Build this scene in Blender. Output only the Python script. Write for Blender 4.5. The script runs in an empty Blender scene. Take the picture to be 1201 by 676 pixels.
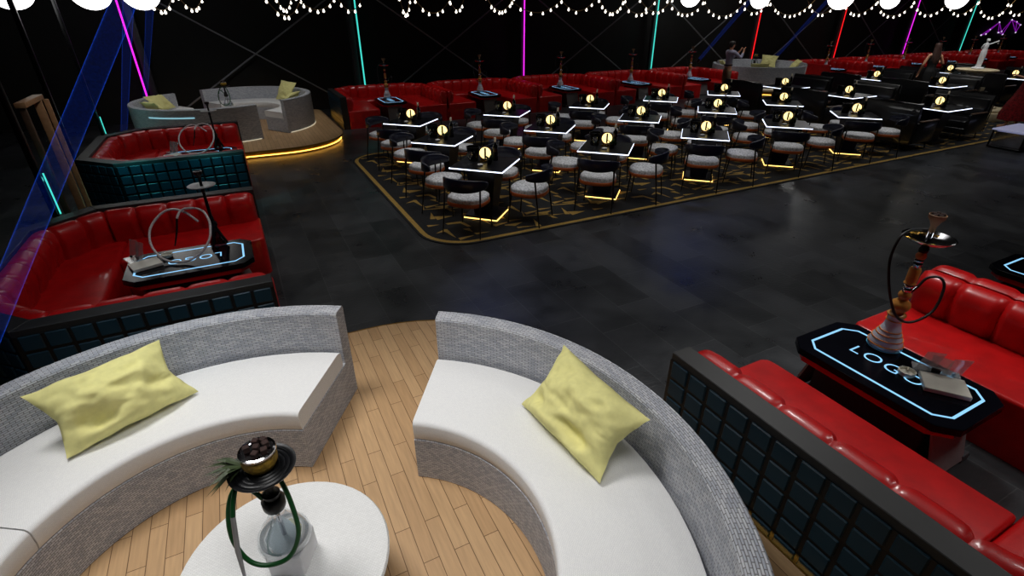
import bpy, bmesh, math, random
from mathutils import Vector, Matrix, noise
random.seed(7)
PI = math.pi
R = math.radians
sc = bpy.context.scene
COL = sc.collection

# ------------------------------------------------------------------ colours and materials
def lin(c):
    return tuple((x/255/12.92 if x/255 <= .04045 else ((x/255+.055)/1.055)**2.4) for x in c)

def new_mat(name):
    m = bpy.data.materials.new(name); m.use_nodes = True
    nt = m.node_tree
    return m, nt, nt.nodes['Principled BSDF'], nt.links

def mat(name, rgb, rough=.5, metal=0., emit=None, estr=0., coat=0., spec=.5, noise_scale=0., noise_amt=.15, bump=0., bump_scale=60., trans=0., ior=1.45, alpha=1., bump_dist=.004):
    m, nt, b, L = new_mat(name)
    col = lin(rgb)
    b.inputs['Base Color'].default_value = (*col, 1)
    b.inputs['Roughness'].default_value = rough
    b.inputs['Metallic'].default_value = metal
    b.inputs['Specular IOR Level'].default_value = spec
    b.inputs['Coat Weight'].default_value = coat
    b.inputs['Transmission Weight'].default_value = trans
    b.inputs['IOR'].default_value = ior
    b.inputs['Alpha'].default_value = alpha
    if emit is not None:
        b.inputs['Emission Color'].default_value = (*lin(emit), 1)
        b.inputs['Emission Strength'].default_value = estr
    tc = None
    if noise_scale or bump:
        tc = nt.nodes.new('ShaderNodeTexCoord')
    if noise_scale:
        n = nt.nodes.new('ShaderNodeTexNoise'); n.inputs['Scale'].default_value = noise_scale; n.inputs['Detail'].default_value = 4
        L.new(tc.outputs['Object'], n.inputs['Vector'])
        mr = nt.nodes.new('ShaderNodeMapRange'); mr.inputs['From Min'].default_value = .3; mr.inputs['From Max'].default_value = .7
        mr.inputs['To Min'].default_value = 1-noise_amt; mr.inputs['To Max'].default_value = 1+noise_amt
        L.new(n.outputs['Fac'], mr.inputs['Value'])
        mx = nt.nodes.new('ShaderNodeVectorMath'); mx.operation = 'SCALE'; mx.inputs[0].default_value = col
        L.new(mr.outputs['Result'], mx.inputs['Scale']); L.new(mx.outputs['Vector'], b.inputs['Base Color'])
    if bump:
        n2 = nt.nodes.new('ShaderNodeTexNoise'); n2.inputs['Scale'].default_value = bump_scale; n2.inputs['Detail'].default_value = 3
        L.new(tc.outputs['Object'], n2.inputs['Vector'])
        bp = nt.nodes.new('ShaderNodeBump'); bp.inputs['Strength'].default_value = bump; bp.inputs['Distance'].default_value = bump_dist
        L.new(n2.outputs['Fac'], bp.inputs['Height']); L.new(bp.outputs['Normal'], b.inputs['Normal'])
    return m

M = {}
M['red'] = mat('red_leather', (186, 16, 18), .36, coat=.2, noise_scale=9, noise_amt=.16, bump=.18, bump_scale=140)
M['red_glass'] = mat('red_lacquer', (196, 20, 24), .25, coat=.4, noise_scale=5, noise_amt=.06)
M['black'] = mat('black_lacquer', (34, 34, 35), .5, noise_scale=12, noise_amt=.1)
M['tile'] = mat('dark_teal_gloss_tile', (22, 50, 64), .34, spec=.25, noise_scale=3, noise_amt=.15)
M['slab'] = mat('black_gloss_slab', (9, 10, 17), .2, spec=.2, noise_scale=3, noise_amt=.1)
M['neon_blue'] = mat('pale_blue_neon', (40, 60, 80), .4, emit=(142, 205, 250), estr=1.15)
M['steel'] = mat('brushed_steel', (150, 150, 152), .42, metal=.35, noise_scale=20, noise_amt=.08)
M['grey_metal'] = mat('grey_painted_metal', (88, 88, 92), .45, metal=.4, noise_scale=20, noise_amt=.06)
M['chrome'] = mat('chrome', (205, 205, 210), .1, metal=1.)
M['dark_metal'] = mat('dark_gunmetal', (34, 33, 36), .3, metal=.7)
M['black_metal'] = mat('black_satin_metal', (14, 15, 18), .35, metal=.3)
M['gold'] = mat('polished_gold', (205, 160, 70), .25, metal=1.)
M['brass_led'] = mat('warm_gold_light_line', (120, 90, 30), .4, emit=(255, 206, 110), estr=3.2)
M['deck_led'] = mat('warm_deck_light_line', (120, 90, 30), .4, emit=(255, 190, 80), estr=5.)
M['white_led'] = mat('cool_white_light_line', (150, 160, 180), .4, emit=(222, 232, 255), estr=2.6)
M['brass'] = mat('brass_edge', (178, 140, 66), .35, metal=.9)
M['cushion'] = None
M['navy'] = mat('navy_leather', (13, 15, 36), .38, coat=.2, noise_scale=14, noise_amt=.2, bump=.15, bump_scale=120)
M['seat_grey'] = mat('grey_mottled_fabric', (214, 214, 216), .9, noise_scale=38, noise_amt=.42, bump=.4, bump_scale=160)
M['orange_wood'] = mat('orange_wood_rim', (186, 92, 40), .45, noise_scale=22, noise_amt=.15)
M['leather_black'] = mat('black_leather', (17, 17, 19), .3, coat=.3, noise_scale=8, noise_amt=.2, bump=.2, bump_scale=110)
M['walnut'] = mat('walnut_wood', (88, 66, 52), .45, noise_scale=16, noise_amt=.2)
M['amber_wood'] = mat('amber_turned_wood', (188, 128, 58), .4, coat=.2, noise_scale=30, noise_amt=.14)
M['porcelain'] = mat('frosted_white_glass', (206, 206, 222), .22, coat=.4)
M['orange_line'] = mat('orange_enamel_ring', (224, 132, 40), .3)
M['blue_line'] = mat('pale_blue_enamel', (96, 190, 224), .3)
M['hose_black'] = mat('black_ribbed_hose', (22, 22, 24), .5, bump=.3, bump_scale=90)
M['hose_white'] = mat('white_braided_hose', (214, 208, 208), .55, noise_scale=60, noise_amt=.25)
M['hose_green'] = mat('green_silicone_hose', (12, 74, 30), .4)
M['clay'] = mat('brown_clay', (120, 88, 60), .7, noise_scale=25, noise_amt=.15)
M['coal'] = mat('dark_coal', (42, 22, 18), .85, noise_scale=60, noise_amt=.35, bump=.6, bump_scale=90)
M['pine_skin'] = mat('pineapple_rind', (150, 118, 34), .6, noise_scale=60, noise_amt=.4, bump=.8, bump_scale=70)
M['leaf'] = mat('dark_green_leaf', (38, 70, 30), .5, noise_scale=20, noise_amt=.25)
M['leaf_pine'] = mat('grey_green_spiky_leaf', (50, 62, 36), .5, noise_scale=25, noise_amt=.3)
M['pot'] = mat('dark_glazed_pot', (28, 26, 26), .3)
M['bottle'] = mat('black_bottle_glass', (12, 12, 13), .12, coat=.5)
M['cream_paper'] = mat('cream_label_paper', (226, 216, 196), .7)
M['marble_white'] = mat('white_marble', (224, 220, 208), .3, noise_scale=7, noise_amt=.12)
M['stone'] = mat('cream_stone', (206, 190, 156), .7, noise_scale=14, noise_amt=.12, bump=.2, bump_scale=50)
M['plaster'] = mat('white_plaster', (232, 232, 236), .6, noise_scale=18, noise_amt=.05)
M['pillow'] = mat('pale_yellow_linen', (228, 222, 150), .85, noise_scale=26, noise_amt=.06, bump=.25, bump_scale=420, bump_dist=.002)
M['skin'] = mat('skin', (196, 142, 112), .55, noise_scale=20, noise_amt=.05)
M['hair_dark'] = mat('dark_brown_hair', (58, 36, 30), .55, noise_scale=60, noise_amt=.3, bump=.5, bump_scale=120)
M['hair_short'] = mat('short_dark_hair', (34, 28, 26), .6, noise_scale=60, noise_amt=.3)
M['shirt'] = mat('pale_lilac_shirt', (160, 158, 182), .8, noise_scale=12, noise_amt=.08)
M['trousers'] = mat('khaki_brown_trousers', (122, 96, 76), .85, noise_scale=12, noise_amt=.1)
M['navy_cloth'] = mat('dark_navy_cloth', (16, 20, 44), .8, noise_scale=12, noise_amt=.1)
M['black_cloth'] = mat('black_dress_cloth', (12, 12, 13), .75, noise_scale=12, noise_amt=.2)
M['red_cloth'] = mat('dark_red_patterned_cloth', (132, 16, 24), .8, noise_scale=26, noise_amt=.7)
M['shoe_brown'] = mat('brown_leather_shoe', (110, 62, 42), .5)
M['shoe_black'] = mat('black_shoe', (15, 14, 15), .4)
M['wall'] = mat('black_wall', (6, 8, 6), .85, noise_scale=3, noise_amt=.35)
M['ceil'] = mat('black_ceiling', (6, 6, 6), .9, noise_scale=3, noise_amt=.2)
M['post'] = mat('grey_steel_post', (46, 46, 49), .55, metal=.2, noise_scale=6, noise_amt=.08)
M['brace'] = mat('grey_brace_cable', (112, 114, 118), .5)
M['wood_frame'] = mat('pale_wood_frame', (176, 132, 94), .5, noise_scale=20, noise_amt=.15)
M['globe'] = mat('white_globe_lamp', (230, 230, 230), .4, emit=(252, 252, 250), estr=4.)
M['bulb'] = mat('white_festoon_bulb', (230, 225, 215), .4, emit=(255, 246, 230), estr=3.)
M['cable_gold'] = mat('bronze_cable', (110, 84, 44), .5)
M['lamp_glow'] = mat('warm_lamp_glow', (240, 220, 170), .4, emit=(255, 226, 150), estr=1.9)
M['teal_led'] = mat('teal_led_line', (40, 90, 90), .4, emit=(70, 224, 208), estr=1.1)
M['magenta_led'] = mat('magenta_led_line', (90, 20, 90), .4, emit=(232, 40, 232), estr=1.4)
M['red_led'] = mat('red_led_line', (90, 10, 10), .4, emit=(248, 24, 30), estr=1.3)
M['purple_net'] = mat('purple_laser_line', (60, 10, 70), .4, emit=(120, 20, 150), estr=.9)
M['net_dot'] = mat('pale_laser_dot', (200, 190, 210), .4, emit=(235, 220, 250), estr=1.)
M['cyan_arc'] = mat('pale_cyan_glow_arc', (80, 110, 120), .4, emit=(150, 205, 220), estr=.75)
M['base_light'] = mat('pale_warm_light_edge', (120, 110, 90), .4, emit=(230, 220, 190), estr=.7)
M['white_top'] = None
M['lilac_glass'] = mat('pale_lilac_gloss_top', (206, 208, 240), .2, coat=.3, emit=(190, 195, 235), estr=.25)  # slight emission painted in; the table top is no lamp
M['phone'] = mat('black_phone', (12, 12, 14), .2)
M['napkin'] = mat('white_napkin', (226, 226, 226), .9)

def glass_mat(name, rgb, rough=.03, tint=.9, gmax=.45, milk=.0):
    m, nt, b, L = new_mat(name)
    out = nt.nodes['Material Output']
    tr = nt.nodes.new('ShaderNodeBsdfTransparent'); tr.inputs['Color'].default_value = (*[tint*x for x in lin(rgb)], 1)
    gl = nt.nodes.new('ShaderNodeBsdfGlossy'); gl.inputs['Roughness'].default_value = rough
    lw = nt.nodes.new('ShaderNodeLayerWeight'); lw.inputs['Blend'].default_value = .35
    mr = nt.nodes.new('ShaderNodeMapRange'); mr.inputs['To Min'].default_value = .03; mr.inputs['To Max'].default_value = gmax
    mx = nt.nodes.new('ShaderNodeMixShader')
    L.new(lw.outputs['Fresnel'], mr.inputs['Value']); L.new(mr.outputs['Result'], mx.inputs['Fac'])
    df = nt.nodes.new('ShaderNodeBsdfDiffuse'); df.inputs['Color'].default_value = (*lin(rgb), 1)
    m2 = nt.nodes.new('ShaderNodeMixShader'); m2.inputs['Fac'].default_value = milk
    L.new(tr.outputs[0], m2.inputs[1]); L.new(df.outputs[0], m2.inputs[2])
    L.new(m2.outputs[0], mx.inputs[1]); L.new(gl.outputs[0], mx.inputs[2]); L.new(mx.outputs[0], out.inputs['Surface'])
    return m
M['glass'] = glass_mat('clear_glass', (244, 246, 248), .03, .98, .4, .03)
M['acrylic'] = glass_mat('clear_acrylic', (240, 240, 240), .1, .97, .2, .2)
M['smoke_glass'] = glass_mat('smoky_red_glass', (120, 40, 40), .08)
def mk_water():
    return glass_mat('bottle_water', (206, 216, 220), .05, .96, .12, .45)
M['water'] = mk_water()

def beam_mat(name, rgb, edge, core):
    # a lit shaft of haze: glowing where one looks along its skin, thin through its middle, with grain
    m, nt, b, L = new_mat(name)
    out = nt.nodes['Material Output']
    tr = nt.nodes.new('ShaderNodeBsdfTransparent')
    em = nt.nodes.new('ShaderNodeEmission'); em.inputs['Color'].default_value = (*lin(rgb), 1)
    lw = nt.nodes.new('ShaderNodeLayerWeight'); lw.inputs['Blend'].default_value = .5
    pw = nt.nodes.new('ShaderNodeMath'); pw.operation = 'POWER'; pw.inputs[1].default_value = 6
    tc = nt.nodes.new('ShaderNodeTexCoord')
    n = nt.nodes.new('ShaderNodeTexNoise'); n.inputs['Scale'].default_value = 60; n.inputs['Detail'].default_value = 2
    mr = nt.nodes.new('ShaderNodeMapRange'); mr.inputs['From Min'].default_value = .35; mr.inputs['From Max'].default_value = .7
    mr.inputs['To Min'].default_value = .45; mr.inputs['To Max'].default_value = 1.5
    mm = nt.nodes.new('ShaderNodeMapRange'); mm.inputs['To Min'].default_value = core; mm.inputs['To Max'].default_value = edge
    mu = nt.nodes.new('ShaderNodeMath'); mu.operation = 'MULTIPLY'
    ad = nt.nodes.new('ShaderNodeAddShader')
    L.new(lw.outputs['Facing'], pw.inputs[0]); L.new(pw.outputs[0], mm.inputs['Value'])
    L.new(tc.outputs['Object'], n.inputs['Vector']); L.new(n.outputs['Fac'], mr.inputs['Value'])
    L.new(mm.outputs['Result'], mu.inputs[0]); L.new(mr.outputs['Result'], mu.inputs[1])
    L.new(mu.outputs[0], em.inputs['Strength'])
    L.new(tr.outputs[0], ad.inputs[0]); L.new(em.outputs[0], ad.inputs[1]); L.new(ad.outputs[0], out.inputs['Surface'])
    return m
M['beam'] = beam_mat('blue_light_beam', (26, 72, 205), .75, .022)

def weave_mat(name, c1, c2, mortar, bw, rh, ms, rough=.7, bump=.6, uv=True, fac_noise=True):
    m, nt, b, L = new_mat(name)
    tc = nt.nodes.new('ShaderNodeTexCoord')
    br = nt.nodes.new('ShaderNodeTexBrick')
    br.inputs['Color1'].default_value = (*lin(c1), 1); br.inputs['Color2'].default_value = (*lin(c2), 1); br.inputs['Mortar'].default_value = (*lin(mortar), 1)
    br.inputs['Scale'].default_value = 1; br.inputs['Mortar Size'].default_value = ms; br.inputs['Mortar Smooth'].default_value = .9
    br.inputs['Brick Width'].default_value = bw; br.inputs['Row Height'].default_value = rh; br.inputs['Bias'].default_value = -.1
    L.new(tc.outputs['UV' if uv else 'Object'], br.inputs['Vector'])
    L.new(br.outputs['Color'], b.inputs['Base Color'])
    b.inputs['Roughness'].default_value = rough
    bp = nt.nodes.new('ShaderNodeBump'); bp.inputs['Strength'].default_value = bump; bp.inputs['Distance'].default_value = .004
    inv = nt.nodes.new('ShaderNodeMath'); inv.operation = 'SUBTRACT'; inv.inputs[0].default_value = 1
    L.new(br.outputs['Fac'], inv.inputs[1]); L.new(inv.outputs[0], bp.inputs['Height']); L.new(bp.outputs['Normal'], b.inputs['Normal'])
    return m
M['wicker'] = weave_mat('grey_wicker_weave', (206, 208, 214), (166, 171, 184), (112, 108, 108), .036, .0125, .0024)
M['cushion'] = weave_mat('white_textured_fabric', (240, 240, 240), (234, 234, 235), (214, 214, 215), .012, .006, .0010, rough=.9, bump=.25)
M['white_top'] = weave_mat('white_woven_top', (236, 236, 236), (228, 228, 228), (208, 208, 208), .014, .008, .0012, rough=.7, bump=.25, uv=False)

def wood_mat():
    m, nt, b, L = new_mat('pale_oak_planks')
    tc = nt.nodes.new('ShaderNodeTexCoord'); sp = nt.nodes.new('ShaderNodeSeparateXYZ'); cb = nt.nodes.new('ShaderNodeCombineXYZ')
    L.new(tc.outputs['Object'], sp.inputs[0]); L.new(sp.outputs['Y'], cb.inputs['X']); L.new(sp.outputs['X'], cb.inputs['Y'])
    br = nt.nodes.new('ShaderNodeTexBrick')
    br.inputs['Color1'].default_value = (*lin((196, 160, 118)), 1); br.inputs['Color2'].default_value = (*lin((180, 143, 102)), 1)
    br.inputs['Mortar'].default_value = (*lin((104, 74, 44)), 1)
    br.inputs['Scale'].default_value = 1; br.inputs['Mortar Size'].default_value = .0022; br.inputs['Mortar Smooth'].default_value = .2
    br.inputs['Brick Width'].default_value = .62; br.inputs['Row Height'].default_value = .083
    br.offset = .37
    L.new(cb.outputs[0], br.inputs['Vector'])
    mp = nt.nodes.new('ShaderNodeMapping'); mp.inputs['Scale'].default_value = (3, 40, 40)
    L.new(cb.outputs[0], mp.inputs['Vector'])
    n = nt.nodes.new('ShaderNodeTexNoise'); n.inputs['Scale'].default_value = 1.6; n.inputs['Detail'].default_value = 5
    L.new(mp.outputs[0], n.inputs['Vector'])
    mr = nt.nodes.new('ShaderNodeMapRange'); mr.inputs['From Min'].default_value = .3; mr.inputs['From Max'].default_value = .7; mr.inputs['To Min'].default_value = .88; mr.inputs['To Max'].default_value = 1.08
    L.new(n.outputs['Fac'], mr.inputs['Value'])
    mx = nt.nodes.new('ShaderNodeVectorMath'); mx.operation = 'SCALE'
    L.new(br.outputs['Color'], mx.inputs[0]); L.new(mr.outputs['Result'], mx.inputs['Scale']); L.new(mx.outputs[0], b.inputs['Base Color'])
    b.inputs['Roughness'].default_value = .45
    return m
M['oak'] = wood_mat()

def floor_mat():
    m, nt, b, L = new_mat('dark_stone_tiles')
    tc = nt.nodes.new('ShaderNodeTexCoord'); sp = nt.nodes.new('ShaderNodeSeparateXYZ'); cb = nt.nodes.new('ShaderNodeCombineXYZ')
    L.new(tc.outputs['Object'], sp.inputs[0]); L.new(sp.outputs['Y'], cb.inputs['X']); L.new(sp.outputs['X'], cb.inputs['Y'])
    br = nt.nodes.new('ShaderNodeTexBrick')
    br.inputs['Color1'].default_value = (*lin((58, 60, 63)), 1); br.inputs['Color2'].default_value = (*lin((34, 36, 38)), 1)
    br.inputs['Mortar'].default_value = (*lin((76, 78, 80)), 1)
    br.inputs['Scale'].default_value = 1; br.inputs['Mortar Size'].default_value = .0025; br.inputs['Mortar Smooth'].default_value = .1
    br.inputs['Brick Width'].default_value = .86; br.inputs['Row Height'].default_value = .42; br.inputs['Bias'].default_value = -.1
    br.offset = .38
    L.new(cb.outputs[0], br.inputs['Vector'])
    n = nt.nodes.new('ShaderNodeTexNoise'); n.inputs['Scale'].default_value = 1.6; n.inputs['Detail'].default_value = 6; n.inputs['Roughness'].default_value = .65
    L.new(tc.outputs['Object'], n.inputs['Vector'])
    mr = nt.nodes.new('ShaderNodeMapRange'); mr.inputs['From Min'].default_value = .3; mr.inputs['From Max'].default_value = .7; mr.inputs['To Min'].default_value = .6; mr.inputs['To Max'].default_value = 1.25
    L.new(n.outputs['Fac'], mr.inputs['Value'])
    mx = nt.nodes.new('ShaderNodeVectorMath'); mx.operation = 'SCALE'
    L.new(br.outputs['Color'], mx.inputs[0]); L.new(mr.outputs['Result'], mx.inputs['Scale']); L.new(mx.outputs[0], b.inputs['Base Color'])
    mr2 = nt.nodes.new('ShaderNodeMapRange'); mr2.inputs['From Min'].default_value = .3; mr2.inputs['From Max'].default_value = .7; mr2.inputs['To Min'].default_value = .24; mr2.inputs['To Max'].default_value = .44
    L.new(n.outputs['Fac'], mr2.inputs['Value']); L.new(mr2.outputs['Result'], b.inputs['Roughness'])
    mp = nt.nodes.new('ShaderNodeMapping'); mp.inputs['Scale'].default_value = (14, 34, 14); mp.inputs['Rotation'].default_value = (0, 0, .5)
    L.new(tc.outputs['Object'], mp.inputs['Vector'])
    n2 = nt.nodes.new('ShaderNodeTexNoise'); n2.inputs['Scale'].default_value = 1.3; n2.inputs['Detail'].default_value = 4; n2.inputs['Distortion'].default_value = .6
    L.new(mp.outputs[0], n2.inputs['Vector'])
    bp = nt.nodes.new('ShaderNodeBump'); bp.inputs['Strength'].default_value = .35; bp.inputs['Distance'].default_value = .006
    bp2 = nt.nodes.new('ShaderNodeBump'); bp2.inputs['Strength'].default_value = .5; bp2.inputs['Distance'].default_value = .003; bp2.invert = True
    L.new(br.outputs['Fac'], bp2.inputs['Height'])
    L.new(n2.outputs['Fac'], bp.inputs['Height']); L.new(bp2.outputs['Normal'], bp.inputs['Normal']); L.new(bp.outputs['Normal'], b.inputs['Normal'])
    return m
M['floor'] = floor_mat()

def marble_black():
    m, nt, b, L = new_mat('black_veined_marble')
    tc = nt.nodes.new('ShaderNodeTexCoord')
    n = nt.nodes.new('ShaderNodeTexNoise'); n.inputs['Scale'].default_value = 1.3; n.inputs['Detail'].default_value = 3; n.inputs['Distortion'].default_value = .9
    L.new(tc.outputs['Object'], n.inputs['Vector'])
    cr = nt.nodes.new('ShaderNodeValToRGB')
    e = cr.color_ramp.elements; e[0].position = .485; e[0].color = (*lin((13, 14, 20)), 1); e[1].position = .515; e[1].color = (*lin((13, 14, 20)), 1)
    x = cr.color_ramp.elements.new(.5); x.color = (*lin((52, 54, 62)), 1)
    L.new(n.outputs['Fac'], cr.inputs['Fac']); L.new(cr.outputs['Color'], b.inputs['Base Color'])
    b.inputs['Roughness'].default_value = .33; b.inputs['Specular IOR Level'].default_value = .35
    return m
M['marble_black'] = marble_black()
M['carpet'] = mat('charcoal_carpet', (24, 25, 27), .95, noise_scale=40, noise_amt=.25, bump=.4, bump_scale=300)
M['carpet_gold'] = mat('mustard_carpet_motif', (160, 128, 60), .9, noise_scale=40, noise_amt=.2, bump=.4, bump_scale=300)

# ------------------------------------------------------------------ mesh builder
class MB:
    def __init__(s):
        s.bm = bmesh.new(); s.uv = None; s.mi = 0
    def mat(s, i): s.mi = i; return s
    def _tag(s, faces):
        for f in faces: f.material_index = s.mi
    def box(s, c, d, bevel=0., seg=2, rot=None):
        nb = bmesh.new()
        bmesh.ops.create_cube(nb, size=1)
        bmesh.ops.scale(nb, vec=d, verts=nb.verts)
        if bevel:
            bmesh.ops.bevel(nb, geom=nb.edges[:], offset=bevel, segments=seg, profile=.5, affect='EDGES')
        if rot is not None: bmesh.ops.transform(nb, matrix=rot.to_4x4(), verts=nb.verts)
        bmesh.ops.translate(nb, vec=c, verts=nb.verts)
        return s.merge(nb)
    def merge(s, nb):
        mp = {}
        for v in nb.verts: mp[v] = s.bm.verts.new(v.co)
        for f in nb.faces:
            try: g = s.bm.faces.new([mp[v] for v in f.verts]); g.material_index = s.mi
            except ValueError: pass
        nb.free(); return s
    def prism(s, poly, z0, z1, bevel=0., seg=3, top_only=False):
        nb = bmesh.new()
        lo = [nb.verts.new((x, y, z0)) for x, y in poly]; hi = [nb.verts.new((x, y, z1)) for x, y in poly]
        n = len(poly)
        nb.faces.new(lo[::-1]); nb.faces.new(hi)
        for i in range(n): nb.faces.new((lo[i], lo[(i+1) % n], hi[(i+1) % n], hi[i]))
        bmesh.ops.recalc_face_normals(nb, faces=nb.faces[:])
        if bevel:
            ge = [e for e in nb.edges if (not top_only) or max(v.co.z for v in e.verts) > z0+1e-6]
            bmesh.ops.bevel(nb, geom=ge, offset=bevel, segments=seg, profile=.5, affect='EDGES', clamp_overlap=True)
        return s.merge(nb)
    def poly(s, pts):
        vs = [s.bm.verts.new(p) for p in pts]; f = s.bm.faces.new(vs); f.material_index = s.mi; return s
    def tube(s, pts, r, seg=8, closed=False, caps=True):
        pts = [Vector(p) for p in pts]; n = len(pts)
        rr = r if isinstance(r, (list, tuple)) else [r]*n
        rings = []; prev = None
        for i, p in enumerate(pts):
            if closed: t = pts[(i+1) % n]-pts[i-1]
            else: t = pts[min(i+1, n-1)]-pts[max(i-1, 0)]
            if t.length < 1e-9: t = Vector((0, 0, 1))
            t.normalize()
            if prev is None:
                a = Vector((0, 0, 1)) if abs(t.z) < .9 else Vector((1, 0, 0))
                u = t.cross(a).normalized()
            else:
                u = (prev-t*prev.dot(t)).normalized()
            prev = u; w = t.cross(u)
            rings.append([s.bm.verts.new(p+(u*math.cos(2*PI*k/seg)+w*math.sin(2*PI*k/seg))*rr[i]) for k in range(seg)])
        m = n if closed else n-1
        for i in range(m):
            A, B = rings[i], rings[(i+1) % n]
            for k in range(seg):
                f = s.bm.faces.new((A[k], A[(k+1) % seg], B[(k+1) % seg], B[k])); f.material_index = s.mi
        if not closed and caps:
            for rg in (rings[0][::-1], rings[-1]):
                f = s.bm.faces.new(rg); f.material_index = s.mi
        return s
    def lathe(s, prof, seg=20, c=(0, 0, 0), mats=None, sx=1., sy=1.):
        rings = []
        for r, z in prof:
            if r < 1e-6: rings.append([s.bm.verts.new((c[0], c[1], c[2]+z))])
            else: rings.append([s.bm.verts.new((c[0]+r*sx*math.cos(2*PI*k/seg), c[1]+r*sy*math.sin(2*PI*k/seg), c[2]+z)) for k in range(seg)])
        for i in range(len(rings)-1):
            A, B = rings[i], rings[i+1]
            if len(A) == 1 and len(B) == 1: continue
            for k in range(seg):
                a, b2 = A[k % len(A)], A[(k+1) % len(A)]; c2, d = B[(k+1) % len(B)], B[k % len(B)]
                vs = [a] + ([b2] if len(A) > 1 else []) + ([c2] if len(B) > 1 else []) + [d]
                f = s.bm.faces.new(vs); f.material_index = mats[i] if mats else s.mi
        return s
    def ring(s, prof, a0, a1, n, caps=True, rref=None):
        """sweep a closed (r, z) profile round the z axis from a0 to a1, with UVs in metres"""
        if s.uv is None: s.uv = s.bm.loops.layers.uv.new('UVMap')
        P = len(prof); rings = []
        cum = [0]
        for i in range(P): q, w = prof[i], prof[(i+1) % P]; cum.append(cum[-1]+math.hypot(q[0]-w[0], q[1]-w[1]))
        rm = rref or max(p[0] for p in prof)
        for i in range(n+1):
            a = a0+(a1-a0)*i/n
            rings.append([s.bm.verts.new((r*math.cos(a), r*math.sin(a), z)) for r, z in prof])
        for i in range(n):
            for k in range(P):
                k2 = (k+1) % P
                f = s.bm.faces.new((rings[i][k], rings[i+1][k], rings[i+1][k2], rings[i][k2])); f.material_index = s.mi
                ua, ub = (a1-a0)*i/n*rm, (a1-a0)*(i+1)/n*rm
                for lp, uvv in zip(f.loops, ((ua, cum[k]), (ub, cum[k]), (ub, cum[k+1]), (ua, cum[k+1]))): lp[s.uv].uv = uvv
        if caps:
            for rg in (rings[0], rings[-1][::-1]):
                f = s.bm.faces.new(rg); f.material_index = s.mi
                for lp in f.loops:
                    co = lp.vert.co; lp[s.uv].uv = (math.hypot(co.x, co.y), co.z)
        return s
    def sweep(s, path, prof, caps=True, closed=False):
        """path: list of (x, y, nx, ny [, bulge]); prof: list of (d, z) around a closed section; d runs along the normal"""
        rings = []
        for q in path:
            pr = prof(q) if callable(prof) else prof
            rings.append([s.bm.verts.new((q[0]+q[2]*d, q[1]+q[3]*d, z)) for d, z in pr])
        P = len(rings[0])
        for i in range(len(rings)-1+(1 if closed else 0)):
            A, B = rings[i], rings[(i+1) % len(rings)]
            for k in range(P):
                f = s.bm.faces.new((A[k], B[k], B[(k+1) % P], A[(k+1) % P])); f.material_index = s.mi
        if caps and not closed:
            for rg in (rings[0][::-1], rings[-1]):
                f = s.bm.faces.new(rg); f.material_index = s.mi
        return s
    def mesh(s, name, mats, smooth=40):
        bmesh.ops.recalc_face_normals(s.bm, faces=s.bm.faces[:])
        me = bpy.data.meshes.new(name); s.bm.to_mesh(me); s.bm.free()
        for m in (mats if isinstance(mats, (list, tuple)) else [mats]): me.materials.append(m)
        if smooth:
            me.shade_smooth(); me.set_sharp_from_angle(angle=R(smooth))
        return me
    def build(s, name, mats, parent=None, smooth=40, loc=None):
        me = s.mesh(name, mats, smooth)
        o = bpy.data.objects.new(name, me); COL.objects.link(o)
        if parent is not None: o.parent = parent
        if loc is not None: o.location = loc
        return o

def tag(o, label=None, cat=None, group=None, kind=None):
    if label: o['label'] = label
    if cat: o['category'] = cat
    if group: o['group'] = group
    if kind: o['kind'] = kind
    return o
def thing(name, label, cat, loc=(0, 0, 0), rz=0., group=None):
    o = bpy.data.objects.new(name, None); o.empty_display_size = .1; COL.objects.link(o)
    o.location = loc; o.rotation_euler = (0, 0, rz)
    return tag(o, label, cat, group)
KIDS = {}
def kids(o): return [c for c in o.children]
def dup(root, loc, rz=0., label=None, scale=None):
    def cp(o, par):
        c = o.copy(); COL.objects.link(c)
        if par is not None: c.parent = par
        for ch in o.children: cp(ch, c)
        return c
    r = cp(root, None); r.location = loc; r.rotation_euler = (0, 0, rz)
    if label: r['label'] = label
    if scale: r.scale = (scale,)*3
    return r
class Maker:
    """first call returns the original, later calls copies"""
    def __init__(s, fn): s.fn = fn; s.o = None; s.used = False
    def __call__(s, loc, rz=0., label=None):
        if s.o is None: s.o = s.fn()
        if not s.used:
            s.used = True; o = s.o; o.location = loc; o.rotation_euler = (0, 0, rz)
            if label: o['label'] = label
            return o
        return dup(s.o, loc, rz, label)
ORD = ['first', 'second', 'third', 'fourth', 'fifth', 'sixth', 'seventh', 'eighth', 'ninth', 'tenth', 'eleventh', 'twelfth', 'thirteenth', 'fourteenth', 'fifteenth', 'sixteenth', 'seventeenth', 'eighteenth', 'nineteenth', 'twentieth', 'twenty-first', 'twenty-second', 'twenty-third', 'twenty-fourth', 'twenty-fifth', 'twenty-sixth', 'twenty-seventh', 'twenty-eighth', 'twenty-ninth', 'thirtieth']
def ordl(i, n, side='left'):
    return ORD[i]

# ------------------------------------------------------------------ camera
# world axes follow the hall: x runs along the long carpet edge, y towards the back wall
CAM = Vector((0, 0, 2.6)); PITCH = R(28.5); YAW = R(-27)
cd = bpy.data.cameras.new('camera'); cd.sensor_width = 36; cd.lens = 18; cd.clip_end = 200; cd.clip_start = .05
co = bpy.data.objects.new('camera', cd); COL.objects.link(co)
co.location = CAM; co.rotation_euler = (PI/2-PITCH, 0, YAW)
sc.camera = co

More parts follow.
